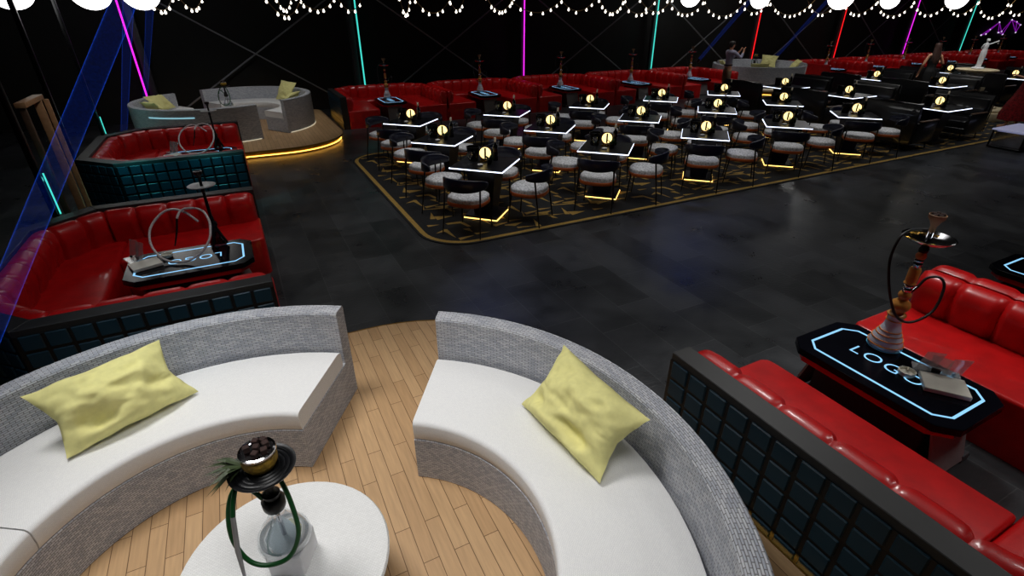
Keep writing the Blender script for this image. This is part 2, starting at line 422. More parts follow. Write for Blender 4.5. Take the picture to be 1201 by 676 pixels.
# ------------------------------------------------------------------ setting
def struct(name, mb, m, smooth=0):
    return tag(mb.build(name, m, None, smooth), kind='structure')
X0, X1, Y0, Y1, HC = -5.2, 47., -7., 16.75, 5.2
struct('floor', MB().box(((X0+X1)/2, (Y0+Y1)/2, -.05), (X1-X0+.4, Y1-Y0+.4, .1)), M['floor'])
struct('wall_back', MB().box(((X0+X1)/2, Y1+.1, HC/2), (X1-X0+.4, .2, HC)), M['wall'])
struct('wall_left', MB().box((X0-.1, (Y0+Y1)/2, HC/2), (.2, Y1-Y0+.4, HC)), M['wall'])
struct('wall_right', MB().box((X1+.1, (Y0+Y1)/2, HC/2), (.2, Y1-Y0+.4, HC)), M['wall'])
struct('ceiling', MB().box(((X0+X1)/2, (Y0+Y1)/2, HC+.05), (X1-X0+.4, Y1-Y0+.4, .1)), M['ceil'])

# light posts along the back wall, with a neon line on each
PX = [-2.0, 3.46, 8.76, 14.22, 19.58, 25.0, 30.45, 35.75]
PC = ['magenta_led', 'teal_led', 'magenta_led', 'teal_led', 'red_led', 'red_led', 'magenta_led', 'teal_led']
PN = ['magenta', 'teal', 'magenta', 'teal', 'red', 'red', 'magenta', 'teal']
for i, x in enumerate(PX):
    nm = ['magenta lit post standing behind the round lounge in the far left corner', 'teal lit post behind the first red booth of the back wall', 'magenta lit post in the middle of the back wall', 'teal lit post behind the fifth red booth of the back wall', 'red lit post just behind the back right round lounge', 'second red lit post, to the right of the round lounge', 'magenta lit post to the right of both red ones', 'teal lit post farthest to the right on the back wall'][i]
    t = thing('light_post', nm, 'light post', (x, 16.32, 0), 0, 'lit posts of the back wall')
    cl = MB().box((.16 if x < 0 else -.17 if x < 5 else 0, .12, 1.9), (.16, .12, 3.8), .01).build('column', M['post'], t)
    MB().box((0, 0, .02), (.3, .3, .04), .005).build('base_plate', M['post'], t)
    MB().tube([(0, 0, .04), (0, 0, 3.8)], .02, 8).build('light_tube', M[PC[i]], cl)
for i in range(len(PX)-1):
    for k, (z0, z1) in enumerate(((3.07, .05), (.05, 3.1))):
        t = MB().tube([(PX[i]+.34, 16.48+.09*k, z0), (PX[i+1]-.34, 16.48+.09*k, z1)], .022, 6).build('brace_cable', M['brace'])
        tag(t, 'grey brace cable %s from left to right in the %s bay of the back wall' % (('falling', 'rising')[k], ORD[i]), 'cable', 'crossed brace cables')
# side posts on the left wall
for i, (y, sx, lit) in enumerate(((7.3, -2.08, True), (9.75, -2.3, False), (12.7, -2.42, True))):
    t = thing('side_post', ['dark side post with a teal line beside the nearest left booth', 'dark unlit side post between the two left booths', 'dark side post with a teal glow behind the second left booth'][i], 'light post', (sx, y, 0))
    MB().box((-.05, 0, 1.9), (.06, .06, 3.8), .008).build('column', M['black_metal'], t)
    MB().box((-.06, 0, .02), (.1, .2, .04), .005).build('base_plate', M['post'], t)
    if lit: MB().tube([(0, 0, .55 if i == 0 else .48), (0, 0, 1.02 if i == 0 else .80)], .008, 8).build('light_tube', M['teal_led'], t)
# wooden door frame
t = thing('door_frame', 'pale wooden door frame standing at the dark left wall', 'door frame', (-2.12, 7.98, 0))
MB().box((0, .3, .83), (.08, .05, 1.66), .006).build('jamb', M['wood_frame'], t)
MB().box((.07, .36, .83), (.05, .04, 1.66), .006).build('jamb', M['wood_frame'], t)
MB().box((0, -.3, .83), (.06, .05, 1.66), .006).build('jamb', M['walnut'], t)
MB().box((.0, .03, 1.685), (.10, .74, .055), .006).build('lintel', M['wood_frame'], t)

# ------------------------------------------------------------------ round decks and wicker lounges
def rrect(x0, x1, y0, y1, rads, n=14):
    """rounded rectangle; rads = (x1y1, x0y1, x0y0, x1y0)"""
    out = []
    for (cx, cy, sx, sy, a0, r) in ((x1, y1, -1, -1, 0, rads[0]), (x0, y1, 1, -1, PI/2, rads[1]), (x0, y0, 1, 1, PI, rads[2]), (x1, y0, -1, 1, 1.5*PI, rads[3])):
        ox, oy = cx+sx*r, cy+sy*r
        if r < 1e-3: out.append((cx, cy)); continue
        for k in range(n+1):
            a = a0+PI/2*k/n; out.append((ox+r*math.cos(a), oy+r*math.sin(a)))
    return out
def inset(poly, d):
    n = len(poly); res = []
    for i in range(n):
        p0, p1, p2 = Vector(poly[i-1]), Vector(poly[i]), Vector(poly[(i+1) % n])
        t = (p2-p0).normalized(); res.append((p1.x-t.y*d, p1.y+t.x*d))
    return res
def deck(label, poly, z=.15):
    cx = sum(p[0] for p in poly)/len(poly); cy = sum(p[1] for p in poly)/len(poly)
    t = thing('round_deck', label, 'deck', (0, 0, 0))
    MB().prism(poly, z-.04, z, .004, 1).build('boards', M['oak'], t, 30)
    MB().prism(inset(poly, .06), 0, z-.04).build('plinth', M['brass'], t, 30)
    b = MB(); pl = inset(poly, -.004); n = len(pl)
    path = []
    for i in range(n):
        p0, p2 = Vector(pl[i-1]), Vector(pl[(i+1) % n]); tt = (p2-p0).normalized(); path.append((pl[i][0], pl[i][1], tt.y, -tt.x))
    b.sweep(path, [(-.002, z-.035), (.006, z-.035), (.006, z+.001), (-.002, z+.001)], closed=True).build('edge_strip', M['brass'], t, 0)
    pl2 = inset(poly, .05); path = []
    for i in range(n):
        p0, p2 = Vector(pl2[i-1]), Vector(pl2[(i+1) % n]); tt = (p2-p0).normalized(); path.append((pl2[i][0], pl2[i][1], tt.y, -tt.x))
    MB().sweep(path, [(0, .035), (.012, .035), (.012, .05), (0, .05)], closed=True).build('light_strip', M['deck_led'], t, 0)
    return t
deck('pale oak deck with brass edge under the near wicker lounge', rrect(-2.25, 1.99, -.6, 3.93, (1.45, .4, .4, .05)))
deck('pale oak deck with glowing gold edge under the far left wicker lounge', rrect(-2.3, 2.02, 11.36, 16.0, (.35, .2, .2, 1.35)))
deck('oak deck under the wicker lounge at the back right', rrect(15.75, 20.35, 12.3, 15.95, (.3, .3, 1.2, 1.2)))

RI, RS, RB, RO = .84, 1.455, 1.475, 1.585
def half_lounge():
    t = thing('wicker_sofa', 'x', 'sofa', group='curved wicker sofas')
    n = 44
    prof = [(RI, 0), (RI, .292), (RI+.008, .3), (RS, .3), (RB, .31), (RB, .695), (RB+.012, .71), (RO-.012, .71), (RO, .698), (RO, 0)]
    MB().ring(prof, -PI/2, PI/2, n, rref=1.2).build('wicker_frame', M['wicker'], t, 35)
    def cush(a0, a1):
        p = [(RI+.004, .302), (RI-.004, .33), (RI-.006, .345), (RI-.006, .403), (RI-.004, .412), (RI+.002, .422), (RI+.012, .429), (RI+.022, .431), (RI+.05, .4315), (RS-.05, .4315), (RS-.016, .42), (RS-.006, .40), (RS-.004, .302)]
        MB().ring(p, a0, a1, 22, rref=1.15).build('seat_cushion', M['cushion'], t, 38)
    cush(-PI/2+.004, -.004); cush(.004, PI/2-.004)
    b = [(RO-.003, .004), (RO+.006, .004), (RO+.006, .02), (RO-.003, .02)]
    MB().ring(b, -PI/2+.03, PI/2-.03, n).build('light_strip', M['base_light'], t, 0)
    return t
mk_half = Maker(half_lounge)
# (centre, angle of the gap axis, deck height)
LOUNGES = [((-.255, 1.645), R(57), 'near'), ((-.22, 14.02), R(-58), 'far left'), ((17.75, 14.40), R(-58), 'back right')]
HALF_LABEL = {('near', 0): 'grey wicker curved sofa at right of the near round white table', ('near', 1): 'grey wicker curved sofa at left of the near round white table',
 ('far left', 0): 'rear half of the far left round wicker lounge, backing the dark wall', ('far left', 1): 'front half of the far left round wicker lounge, behind the second left booth',
 ('back right', 0): 'rear half of the back right wicker lounge, before the red lit posts', ('back right', 1): 'front half of the back right wicker lounge, behind the standing man'}
HALVES = {}
for (c, ga, nm) in LOUNGES:
    for k, sgn in enumerate((1, -1)):
        od = ga-PI/2*sgn if nm == 'near' else ga+PI/2*sgn
        loc = (c[0]+.33*math.cos(od), c[1]+.33*math.sin(od), .153)
        HALVES[(nm, k)] = (loc, od, mk_half(loc, od, HALF_LABEL[(nm, k)]))
# pale cyan emissive arc on the outside of the far lounge's front half
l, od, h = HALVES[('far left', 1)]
MB().ring([(RO-.003, .545), (RO+.008, .545), (RO+.008, .57), (RO-.003, .57)], R(12), R(46), 16).build('glow_arc', M['cyan_arc'], h, 0)

def round_table():
    t = thing('round_table', 'x', 'table', group='round lounge tables')
    MB().lathe([(0, .33), (.39, .33), (.425, .335), (.43, .342), (.432, .355), (.425, .366), (.40, .37), (0, .37)], 56).build('tabletop', M['white_top'], t, 40)
    MB().ring([(.36, 0), (.405, .33), (.30, .33), (.30, 0)], 0, 2*PI, 48, caps=False).build('wicker_drum', M['wicker'], t, 30)
    return t
mk_rt = Maker(round_table)
mk_rt((-.24, 1.66, .153), 0, 'round white topped wicker table between the near curved sofas')
mk_rt((-.22, 14.02, .153), 0, 'round white topped wicker table inside the far left lounge')
mk_rt((17.75, 14.40, .153), 0, 'round white topped wicker table inside the back right lounge')

def pillow(label, q, T=.085, seed=1, dents=()):
    """q: bottom-left, bottom-right, top-right, top-left corners in the world, seen from the front"""
    q = [Vector(p) for p in q]; c = sum(q, Vector())/4
    n_ = (q[1]-q[0]).cross(q[3]-q[0]).normalized()
    N = 48; b = MB(); grids = []
    ex = ((q[1]-q[0])+(q[2]-q[3])).normalized(); ey = ((q[3]-q[0])+(q[2]-q[1])).normalized()
    for side in (1, -1):
        g = []
        for j in range(N+1):
            row = []
            for i in range(N+1):
                a = -1+2*i/N; d = -1+2*j/N
                pa = a*(1-.17*(1-abs(d)**1.25)); pd = d*(1-.045*(1-abs(a)**1.5))
                u, v = (pa+1)/2, (pd+1)/2
                p = q[0]*(1-u)*(1-v)+q[1]*u*(1-v)+q[2]*u*v+q[3]*(1-u)*v
                th = T*(max(0, (1-abs(a)**2.6)*(1-abs(d)**2.4)))**.5
                th *= 1-.55*math.exp(-((abs(a)-.95)/.22)**2)*math.exp(-(abs(abs(d)-.95)/.45)**2)
                fo = math.atan2(d, abs(a)-1.15)
                w = noise.noise(Vector((a*2.2+seed, d*2.2, seed*3.1)))*.3+noise.noise(Vector((a*5+seed, d*5, seed)))*.12+.16*abs(a)**2*noise.noise(Vector((fo*3.2, seed, 2.)))
                th *= 1+w*(.9 if side > 0 else .3)
                if side > 0:
                    for (da, dd, rr, dep) in dents:
                        th -= dep*math.exp(-(((a-da)/rr)**2+((d-dd)/(rr*.7))**2))*(1 if max(abs(a), abs(d)) < .98 else 0)
                edge = i in (0, N) or j in (0, N)
                p = p+n_*(side*th*(1 if side > 0 else .55) if not edge else 0)
                wv = .012*noise.noise(Vector((a*3+seed*2, d*3, 9)))
                row.append(p+n_*wv+ey*(.5*wv))
            g.append(row)
        grids.append(g)
    vs = {}
    def V(s_, i, j):
        k = ('e' if i in (0, N) or j in (0, N) else s_, i, j)
        if k not in vs: vs[k] = b.bm.verts.new(grids[s_][j][i]-c)
        return vs[k]
    for s_ in (0, 1):
        for j in range(N):
            for i in range(N):
                b.bm.faces.new((V(s_, i, j), V(s_, i+1, j), V(s_, i+1, j+1), V(s_, i, j+1)))
    o = b.build('pillow', M['pillow'], None, 60, c)
    return tag(o, label, 'pillow', 'yellow lounge pillows')
zs = .585
pillow('large pale yellow pillow on the near wicker sofa at left', [(-1.16, 2.68, zs+.02), (-.58, 2.97, zs+.02), (-.72, 3.20, .88), (-1.29, 2.89, .90)], .135, 1, ((-.38, -.55, .32, .075), (-.62, -.30, .22, .04), (.66, -.25, .24, .05)))
pillow('large pale yellow pillow on the near wicker sofa at right', [(1.08, 2.00, zs+.02), (1.15, 1.33, zs+.02), (1.41, 1.33, .90), (1.36, 2.02, .92)], .135, 4, ((.42, -.5, .32, .075), (.1, -.55, .25, .04), (-.68, -.45, .24, .05)))
def lounge_pillow(key, ang, label, seed, tilt=0., flat=False, slide=0.):
    l, od, h = HALVES[key]
    a = od+ang; er = Vector((math.cos(a), math.sin(a), 0)); et = Vector((-math.sin(a), math.cos(a), 0))
    o = Vector(l); w = .31
    # seen from the middle of the lounge, looking outwards
    z0, z1 = (.46, .74+tilt)
    if flat: z0, z1 = .47, .62
    rb, rt = (1.10, 1.36) if not flat else (.98, 1.36)
    q = [o+er*rb+et*w+Vector((0, 0, z0)), o+er*rb-et*w+Vector((0, 0, z0)), o+er*rt-et*w+Vector((0, 0, z1)), o+er*rt+et*w+Vector((0, 0, z1+.03))]
    pillow(label, q, .09, seed, ((.2, -.6, .3, .04),))
lounge_pillow(('far left', 0), R(-4), 'yellow pillow propped up at the back of the far left lounge', 5, .12)
lounge_pillow(('far left', 0), R(-62), 'yellow pillow at the right end of the far left lounge', 6)
lounge_pillow(('far left', 1), R(-62), 'yellow pillow at the left end of the far left lounge', 7)
lounge_pillow(('far left', 1), R(0), 'yellow pillow whose top just shows over the far left lounge front', 8, .04)
lounge_pillow(('back right', 0), R(-6), 'yellow pillow propped up at the back of the back right lounge', 9, .12)
lounge_pillow(('back right', 0), R(-70), 'yellow pillow on the white seat end of the back right lounge', 10, .05)
lounge_pillow(('back right', 1), R(-66), 'yellow pillow at the left end of the back right lounge', 11, .05)
lounge_pillow(('back right', 1), R(10), 'yellow pillow showing over the back right lounge front', 12, .06)

# ------------------------------------------------------------------ red leather booths
def fillet_path(pts, r, step=.03):
    """rounded polyline sampled evenly -> list of (x, y, nx, ny, s); normals point to the right of travel (inwards)"""
    P = [Vector(p) for p in pts]; out = [P[0]]
    for i in range(1, len(P)-1):
        a, b, c = P[i-1], P[i], P[i+1]
        d1 = (a-b).normalized(); d2 = (c-b).normalized(); rr = min(r, (a-b).length*.45, (c-b).length*.45)
        s, e = b+d1*rr, b+d2*rr
        for k in range(7):
            t = k/6; out.append(s*(1-t)**2+b*2*t*(1-t)+e*t*t)
    out.append(P[-1])
    L = [0]
    for i in range(1, len(out)): L.append(L[-1]+(out[i]-out[i-1]).length)
    n = max(2, int(L[-1]/step)); res = []; j = 0
    for k in range(n+1):
        s = L[-1]*k/n
        while j < len(out)-2 and L[j+1] < s: j += 1
        t = (s-L[j])/max(1e-9, L[j+1]-L[j]); res.append((out[j].lerp(out[j+1], t), s))
    fin = []
    for k in range(n+1):
        d = (res[min(k+1, n)][0]-res[max(k-1, 0)][0]).normalized()
        fin.append((res[k][0].x, res[k][0].y, d.y, -d.x, res[k][1]))
    return fin, L[-1]

def booth(label, loc, rz, hl, hr, D=2.2, lb=False, rb=False, bb=False, tiles=(), group=None, fine=True, hb=.75, sd=.80):
    """opening at local y = 0, facing -y; hl / hr: half widths to the outer faces; lb / rb / bb: black partition on that side"""
    t = thing('booth_sofa', label, 'booth sofa', loc, rz, group)
    pt = .14
    xl = -hl+(pt if lb else .02); xr = hr-(pt if rb else .02); yd = D-(pt if bb else .03)
    c = .45
    path, LEN = fillet_path([(xl, .02), (xl, yd-c), (xl+c, yd), (xr-c, yd), (xr, yd-c), (xr, .02)], .12, .0145 if fine else .036)
    npan = max(4, round(LEN/.29)); pl = LEN/npan
    def prof(q):
        s = q[4]; ph = (s/pl) % 1.0
        ds = min(ph, 1-ph)*pl; bu = min(1, ds/.045)**.45*(.93+.07*math.sin(PI*ph))
        e = min(1, min(s, LEN-s)/.10); e = math.sqrt(max(0, 1-(1-e)**2))
        k = .66+.34*bu; w = .18*(.45+.55*e)
        tz = hb-.025+.02*bu-.03*(1-e)
        return [(0, .30), (0, tz-.02), (.025, tz), (w*.55*k, tz+.006), (w*.88*k, tz-.035), (w*k, tz-.11), (w*.97*k, .56), (w*.80*k, .44), (w*.75*k, .30)]
    MB().sweep(path, prof).build('backrest', M['red'], t, 42)
    # seats: two arms and a back
    y2 = yd-.64
    for sx, x in ((1, xl), (-1, xr)):
        p = [(x+sx*.012, .0), (x+sx*(sd-.05), .0), (x+sx*(sd-.01), .03), (x+sx*sd, .08), (x+sx*sd, y2), (x+sx*.012, y2)]
        if sx < 0: p = p[::-1]
        MB().prism(p, .0, .42, .055, 4, True).build('seat', M['red'], t, 50)
    p = [(xl+.012, y2), (xr-.012, y2), (xr-.012, yd-c), (xr-c, yd-.012), (xl+c, yd-.012), (xl+.012, yd-c)]
    MB().prism(p, .0, .42, .055, 4, True).build('seat', M['red'], t, 50)
    # red or black outer shell
    ol, orr, oy = -hl, hr, D
    oc = c+.06
    opts = [(ol, 0), (ol, oy-oc), (ol+oc, oy), (orr-oc, oy), (orr, oy-oc), (orr, 0)]
    inn = [(xl, 0), (xl, yd-c), (xl+c, yd), (xr-c, yd), (xr, yd-c), (xr, 0)]
    shells = {}
    black = [lb, lb and bb, bb, rb and bb, rb]
    for i in range(5):
        poly = [opts[i], opts[i+1], inn[i+1], inn[i]]
        h = hb+.01 if black[i] else .30
        pp = MB().prism(poly[::-1], 0, h, .004 if black[i] else 0, 1).build('partition' if black[i] else 'rear_panel', M['black'] if black[i] else M['red'], t, 30); shells[i] = pp
    # dark tile grids on the outer face of a black partition
    for side in tiles:
        segs = []
        if side == 'l': segs = [((ol, .0), (ol, oy-oc), 0)] + ([((ol, oy-oc), (ol+oc, oy), 1)] if bb else [])
        if side == 'r': segs = [((orr, oy-oc), (orr, .0), 4)] + ([((orr-oc, oy), (orr, oy-oc), 3)] if bb else [])
        for a, b2, si in segs:
            a, b2 = Vector((*a, 0)), Vector((*b2, 0)); d = (b2-a).normalized(); L = (b2-a).length
            nrm = Vector((-d.y, d.x, 0)); nc = max(1, int((L-.03)/.135)); pw = (L-.03)/nc; b = MB()
            o = a+d*.015
            rot = Matrix((d, nrm, Vector((0, 0, 1)))).transposed()
            m = a+d*L/2
            b.mat(1).box((m.x+nrm.x*.002, m.y+nrm.y*.002, .36), (L, .006, .7), rot=rot); b.mat(0)
            for i in range(nc):
                for j in range(5):
                    cc = o+d*(pw*(i+.5))
                    b.box((cc.x+nrm.x*.006, cc.y+nrm.y*.006, .655-j*.135), (pw-.022, .016, .113), .006, 1, rot)
            b.build('tile_panel', [M['tile'], M['black_metal']], shells[si], 25)
    return t

booth('red tufted booth inside black partitions, nearest on the left wall', (-.06, 5.335, 0), PI/2, 1.37, 1.36, 2.1, True, True, True, 'l', 'red booths of the left wall', sd=.75)
booth('red tufted booth under teal light, second along the left wall', (-.08, 9.99, 0), PI/2, 1.36, 1.35, 2.12, True, True, True, 'l', 'red booths of the left wall', sd=.75)
booth('nearest red booth at right, behind the black tiled partition', (3.43, 1.84, 0), PI, 1.36, 1.39, 2.15, False, True, False, 'r', 'red booths of the right side')
booth('red booth at the right picture edge, beyond the nearest right one', (6.17, 1.84, 0), PI, 1.36, 1.36, 2.15, False, False, False, '', 'red booths of the right side')
BX = [3.58, 6.32, 9.06, 11.80, 14.42]; FX = [21.86, 24.55, 27.3, 30.1, 32.9, 35.7]
BACK = BX+FX
for i, x in enumerate(BACK):
    hh = 1.365 if i < 4 else 1.24 if i == 4 else 1.33 if i < 7 else 1.385
    lab = 'red tufted booth of the back wall, %s from the left%s' % (ORD[i], ' and beside the far deck' if i == 0 else '')
    booth(lab, (x, 13.43, 0), 0, hh, hh, 2.3, i == 0, False, False, 'l' if i == 0 else '', 'red booths of the back wall', i < 5)

# ------------------------------------------------------------------ lit tables of the booths
def octa(hx, hy, c):
    return [(hx, -hy+c), (hx, hy-c), (hx-c, hy), (-hx+c, hy), (-hx, hy-c), (-hx, -hy+c), (-hx+c, -hy), (hx-c, -hy)]
def strip(b, poly, w, z0, z1):
    n = len(poly)
    pin = inset(poly, w/2); pout = inset(poly, -w/2)
    for i in range(n):
        j = (i+1) % n
        A, B, C_, D_ = pout[i], pout[j], pin[j], pin[i]
        lo = [b.bm.verts.new((*p, z0)) for p in (A, B, C_, D_)]; hi = [b.bm.verts.new((*p, z1)) for p in (A, B, C_, D_)]
        b.bm.faces.new(hi); b.bm.faces.new(lo[::-1]); b.bm.faces.new((lo[0], lo[1], hi[1], hi[0])); b.bm.faces.new((lo[2], lo[3], hi[3], hi[2]))
    bmesh.ops.remove_doubles(b.bm, verts=b.bm.verts[:], dist=1e-5)
    return b
def word_mesh(txt, size, m, name, parent, loc, rz):
    cu = bpy.data.curves.new('word', 'FONT'); cu.body = txt; cu.size = size; cu.extrude = .0012; cu.align_x = 'CENTER'; cu.align_y = 'CENTER'; cu.resolution_u = 6; cu.offset = -.002; cu.space_character = 1.12
    ob = bpy.data.objects.new('word', cu); COL.objects.link(ob)
    bpy.context.view_layer.update()
    me = bpy.data.meshes.new_from_object(ob.evaluated_get(bpy.context.evaluated_depsgraph_get()))
    bpy.data.objects.remove(ob); me.materials.clear(); me.materials.append(m)
    o = bpy.data.objects.new(name, me); COL.objects.link(o); o.parent = parent; o.location = loc; o.rotation_euler = (0, 0, rz)
    return o
def logo_table():
    # long axis along y; the booth opens towards -y
    t = thing('lit_table', 'x', 'table', group='lit booth tables')
    hx, hy, c = .33, .535, .10
    top = MB().prism(octa(hx, hy, c), .447, .50, .004, 1).build('tabletop', M['slab'], t, 30)
    MB().prism(octa(hx-.012, hy-.03, c), .405, .447).build('red_apron', M['red_glass'], t, 30)
    pb = MB().box((0, .0, .20), (.36, .74, .40), .008, 1).build('pedestal', M['black'], t, 30)
    for s in (-1, 1):
        b = MB()
        b.poly([(-.2, s*.50, .03), (.2, s*.50, .03), (.2, s*.40, .40), (-.2, s*.40, .40)])
        b.poly([(-.2, s*.485, .03), (-.2, s*.385, .40), (.2, s*.385, .40), (.2, s*.485, .03)])
        for x in (-.2, .2): b.poly([(x, s*.50, .03), (x, s*.40, .40), (x, s*.385, .40), (x, s*.485, .03)])
        b.poly([(-.2, s*.5, .03), (-.2, s*.485, .03), (.2, s*.485, .03), (.2, s*.5, .03)])
        b.poly([(-.2, s*.4, .4), (.2, s*.4, .4), (.2, s*.385, .4), (-.2, s*.385, .4)])
        bmesh.ops.remove_doubles(b.bm, verts=b.bm.verts[:], dist=1e-5)
        b.build('end_plate', M['steel'], t, 0)
        MB().box((s*.225, 0, .03), (.09, 1.0, .06), .006, 1).build('foot_bar', M['grey_metal'], t, 30)
    strip(MB(), octa(hx-.085, hy-.085, .075), .017, .4985, .5012).build('neon_outline', M['neon_blue'], top, 0)
    word_mesh('LOGO', .155, M['neon_blue'], 'lettering', top, (0, -.035, .5005), PI/2)
    return t
mk_lt = Maker(logo_table)
LT = [((3.50, 1.30, 0), PI, 'lit table with glowing word in the nearest right booth'), ((6.24, 1.30, 0), PI, 'lit table cut by the right picture edge'),
      ((-.72, 5.37, 0), PI/2, 'lit table with glowing word in the nearest left booth'), ((-.72, 10.02, 0), PI/2, 'lit table in the teal lit second left booth')]
for i, x in enumerate(BACK): LT.append(((x+.06, 14.28, 0), 0, 'lit table in the %s red booth of the back wall from the left' % ORD[i]))
for l, a, s in LT: mk_lt(l, a, s)

# ------------------------------------------------------------------ hookahs
def spline(pts, n=8, closed=False):
    P = [Vector(p) for p in pts]; m = len(P); out = []
    rng = m if closed else m-1
    for i in range(rng):
        p0 = P[(i-1) % m] if closed or i > 0 else P[0]*2-P[1]
        p1, p2 = P[i], P[(i+1) % m]
        p3 = P[(i+2) % m] if closed or i+2 < m else P[-1]*2-P[-2]
        for k in range(n):
            t = k/n
            out.append(.5*((2*p1)+(-p0+p2)*t+(2*p0-5*p1+4*p2-p3)*t*t+(-p0+3*p1-3*p2+p3)*t**3))
    if not closed: out.append(P[-1])
    return out
def hookah_amber(fine=True):
    t = thing('hookah', 'x', 'hookah', group='tall amber stemmed hookahs')
    sg = 28 if fine else 12
    vase = [(0, 0), (.075, 0), (.10, .012), (.104, .04), (.098, .075), (.085, .11), (.066, .15), (.052, .19), (.046, .225), (.047, .25), (.052, .262), (.05, .27), (0, .27)]
    va = MB().lathe(vase, sg).build('glass_vase', M['porcelain'], t, 60)
    for r, z, m in ((.106, .022, 'blue_line'), (.107, .05, 'orange_line'), (.094, .09, 'orange_line'), (.079, .124, 'orange_line'), (.066, .152, 'orange_line'), (.052, .232, 'orange_line')):
        MB().tube([(r*math.cos(2*PI*k/sg), r*math.sin(2*PI*k/sg), z) for k in range(sg)], .0035, 6, True).build('ring_band', M[m], va, 60)
    MB().lathe([(0, .268), (.056, .268), (.058, .276), (.05, .285), (.036, .29), (.04, .305), (.056, .325), (.06, .345), (.052, .37), (.03, .39), (.028, .40), (.036, .41), (.038, .43), (.028, .45), (.024, .455), (0, .455)], sg).build('lower_stem', M['amber_wood'], t, 50)
    MB().lathe([(0, .454), (.028, .454), (.03, .47), (.024, .48), (.03, .49), (.03, .50), (.022, .51), (0, .51)], sg).build('collar', M['chrome'], t, 50)
    MB().lathe([(0, .508), (.034, .508), (.036, .515), (.03, .522), (.033, .54), (.033, .615), (.028, .625), (0, .625)], sg).build('mid_stem', M['amber_wood'], t, 50)
    MB().lathe([(0, .624), (.02, .624), (.022, .64), (.028, .655), (.02, .668), (.026, .68), (.02, .692), (0, .692)], sg).build('collar', M['chrome'], t, 50)
    MB().lathe([(0, .69), (.022, .69), (.03, .705), (.03, .72), (.02, .735), (.02, .74), (0, .74)], sg).build('upper_stem', M['amber_wood'], t, 50)
    MB().lathe([(0, .738), (.026, .738), (.028, .75), (.028, .765), (.022, .775), (.026, .79), (.022, .80), (0, .80)], sg).build('collar', M['dark_metal'], t, 50)
    MB().lathe([(0, .80), (.05, .803), (.11, .815), (.142, .838), (.146, .843), (.140, .842), (.108, .823), (.05, .811), (.018, .81), (.015, .88), (0, .88)], sg+8).build('ash_tray', M['chrome'], t, 50)
    MB().lathe([(0, .875), (.016, .875), (.018, .92), (.022, .925), (.03, .945), (.045, .965), (.048, .99), (.044, .992), (.036, .97), (0, .962)], sg).build('bowl', M['clay'], t, 50)
    b = MB()
    for k in range(7 if fine else 4):
        a = k*2.4; r = .024 if k else 0
        b.box((r*math.cos(a), r*math.sin(a), .985+.006*(k % 2)), (.022, .022, .022), .003, 1, Matrix.Rotation(a, 3, 'Z'))
    c = b.build('coals', M['coal'], t, 0); c['kind'] = 'stuff'
    if fine:
        b = MB()
        for k in range(9):
            a = .5+k*.17; b.box((.112*math.cos(a), .112*math.sin(a), .828), (.03, .014, .006), .002, 1, Matrix.Rotation(a, 3, 'Z'))
        b.build('gold_flakes', M['gold'], t, 0)['kind'] = 'stuff'
    MB().tube([(.02, 0, .43), (.06, .015, .455), (.078, .02, .47)], .010, 8).build('hose_port', M['chrome'], t, 50)
    MB().tube(spline([(.078, .02, .47), (.12, .02, .54), (.17, -.02, .56), (.185, -.06, .50), (.13, -.11, .36), (0, -.13, .29), (-.10, -.11, .33), (-.17, -.06, .50), (-.19, .0, .68), (-.16, .03, .82), (-.09, .06, .86), (-.02, .08, .862), (.05, .08, .86)], 8 if fine else 4), .0085 if fine else .006, 8 if fine else 5).build('hose', M['hose_black'], t, 60)
    return t
mk_ha = Maker(hookah_amber)
mk_ha((3.70, 1.47, .5012), R(-27), 'tall amber stemmed hookah on the nearest right lit table')
mk_hs = Maker(lambda: hookah_amber(False))
for i, x in enumerate(BACK):
    mk_hs((x+.06+.02*math.sin(i*3), 14.57, .5012), R(-27+9*(i % 3)), 'tall slim hookah in the %s red booth of the back wall from the left' % ORD[i])

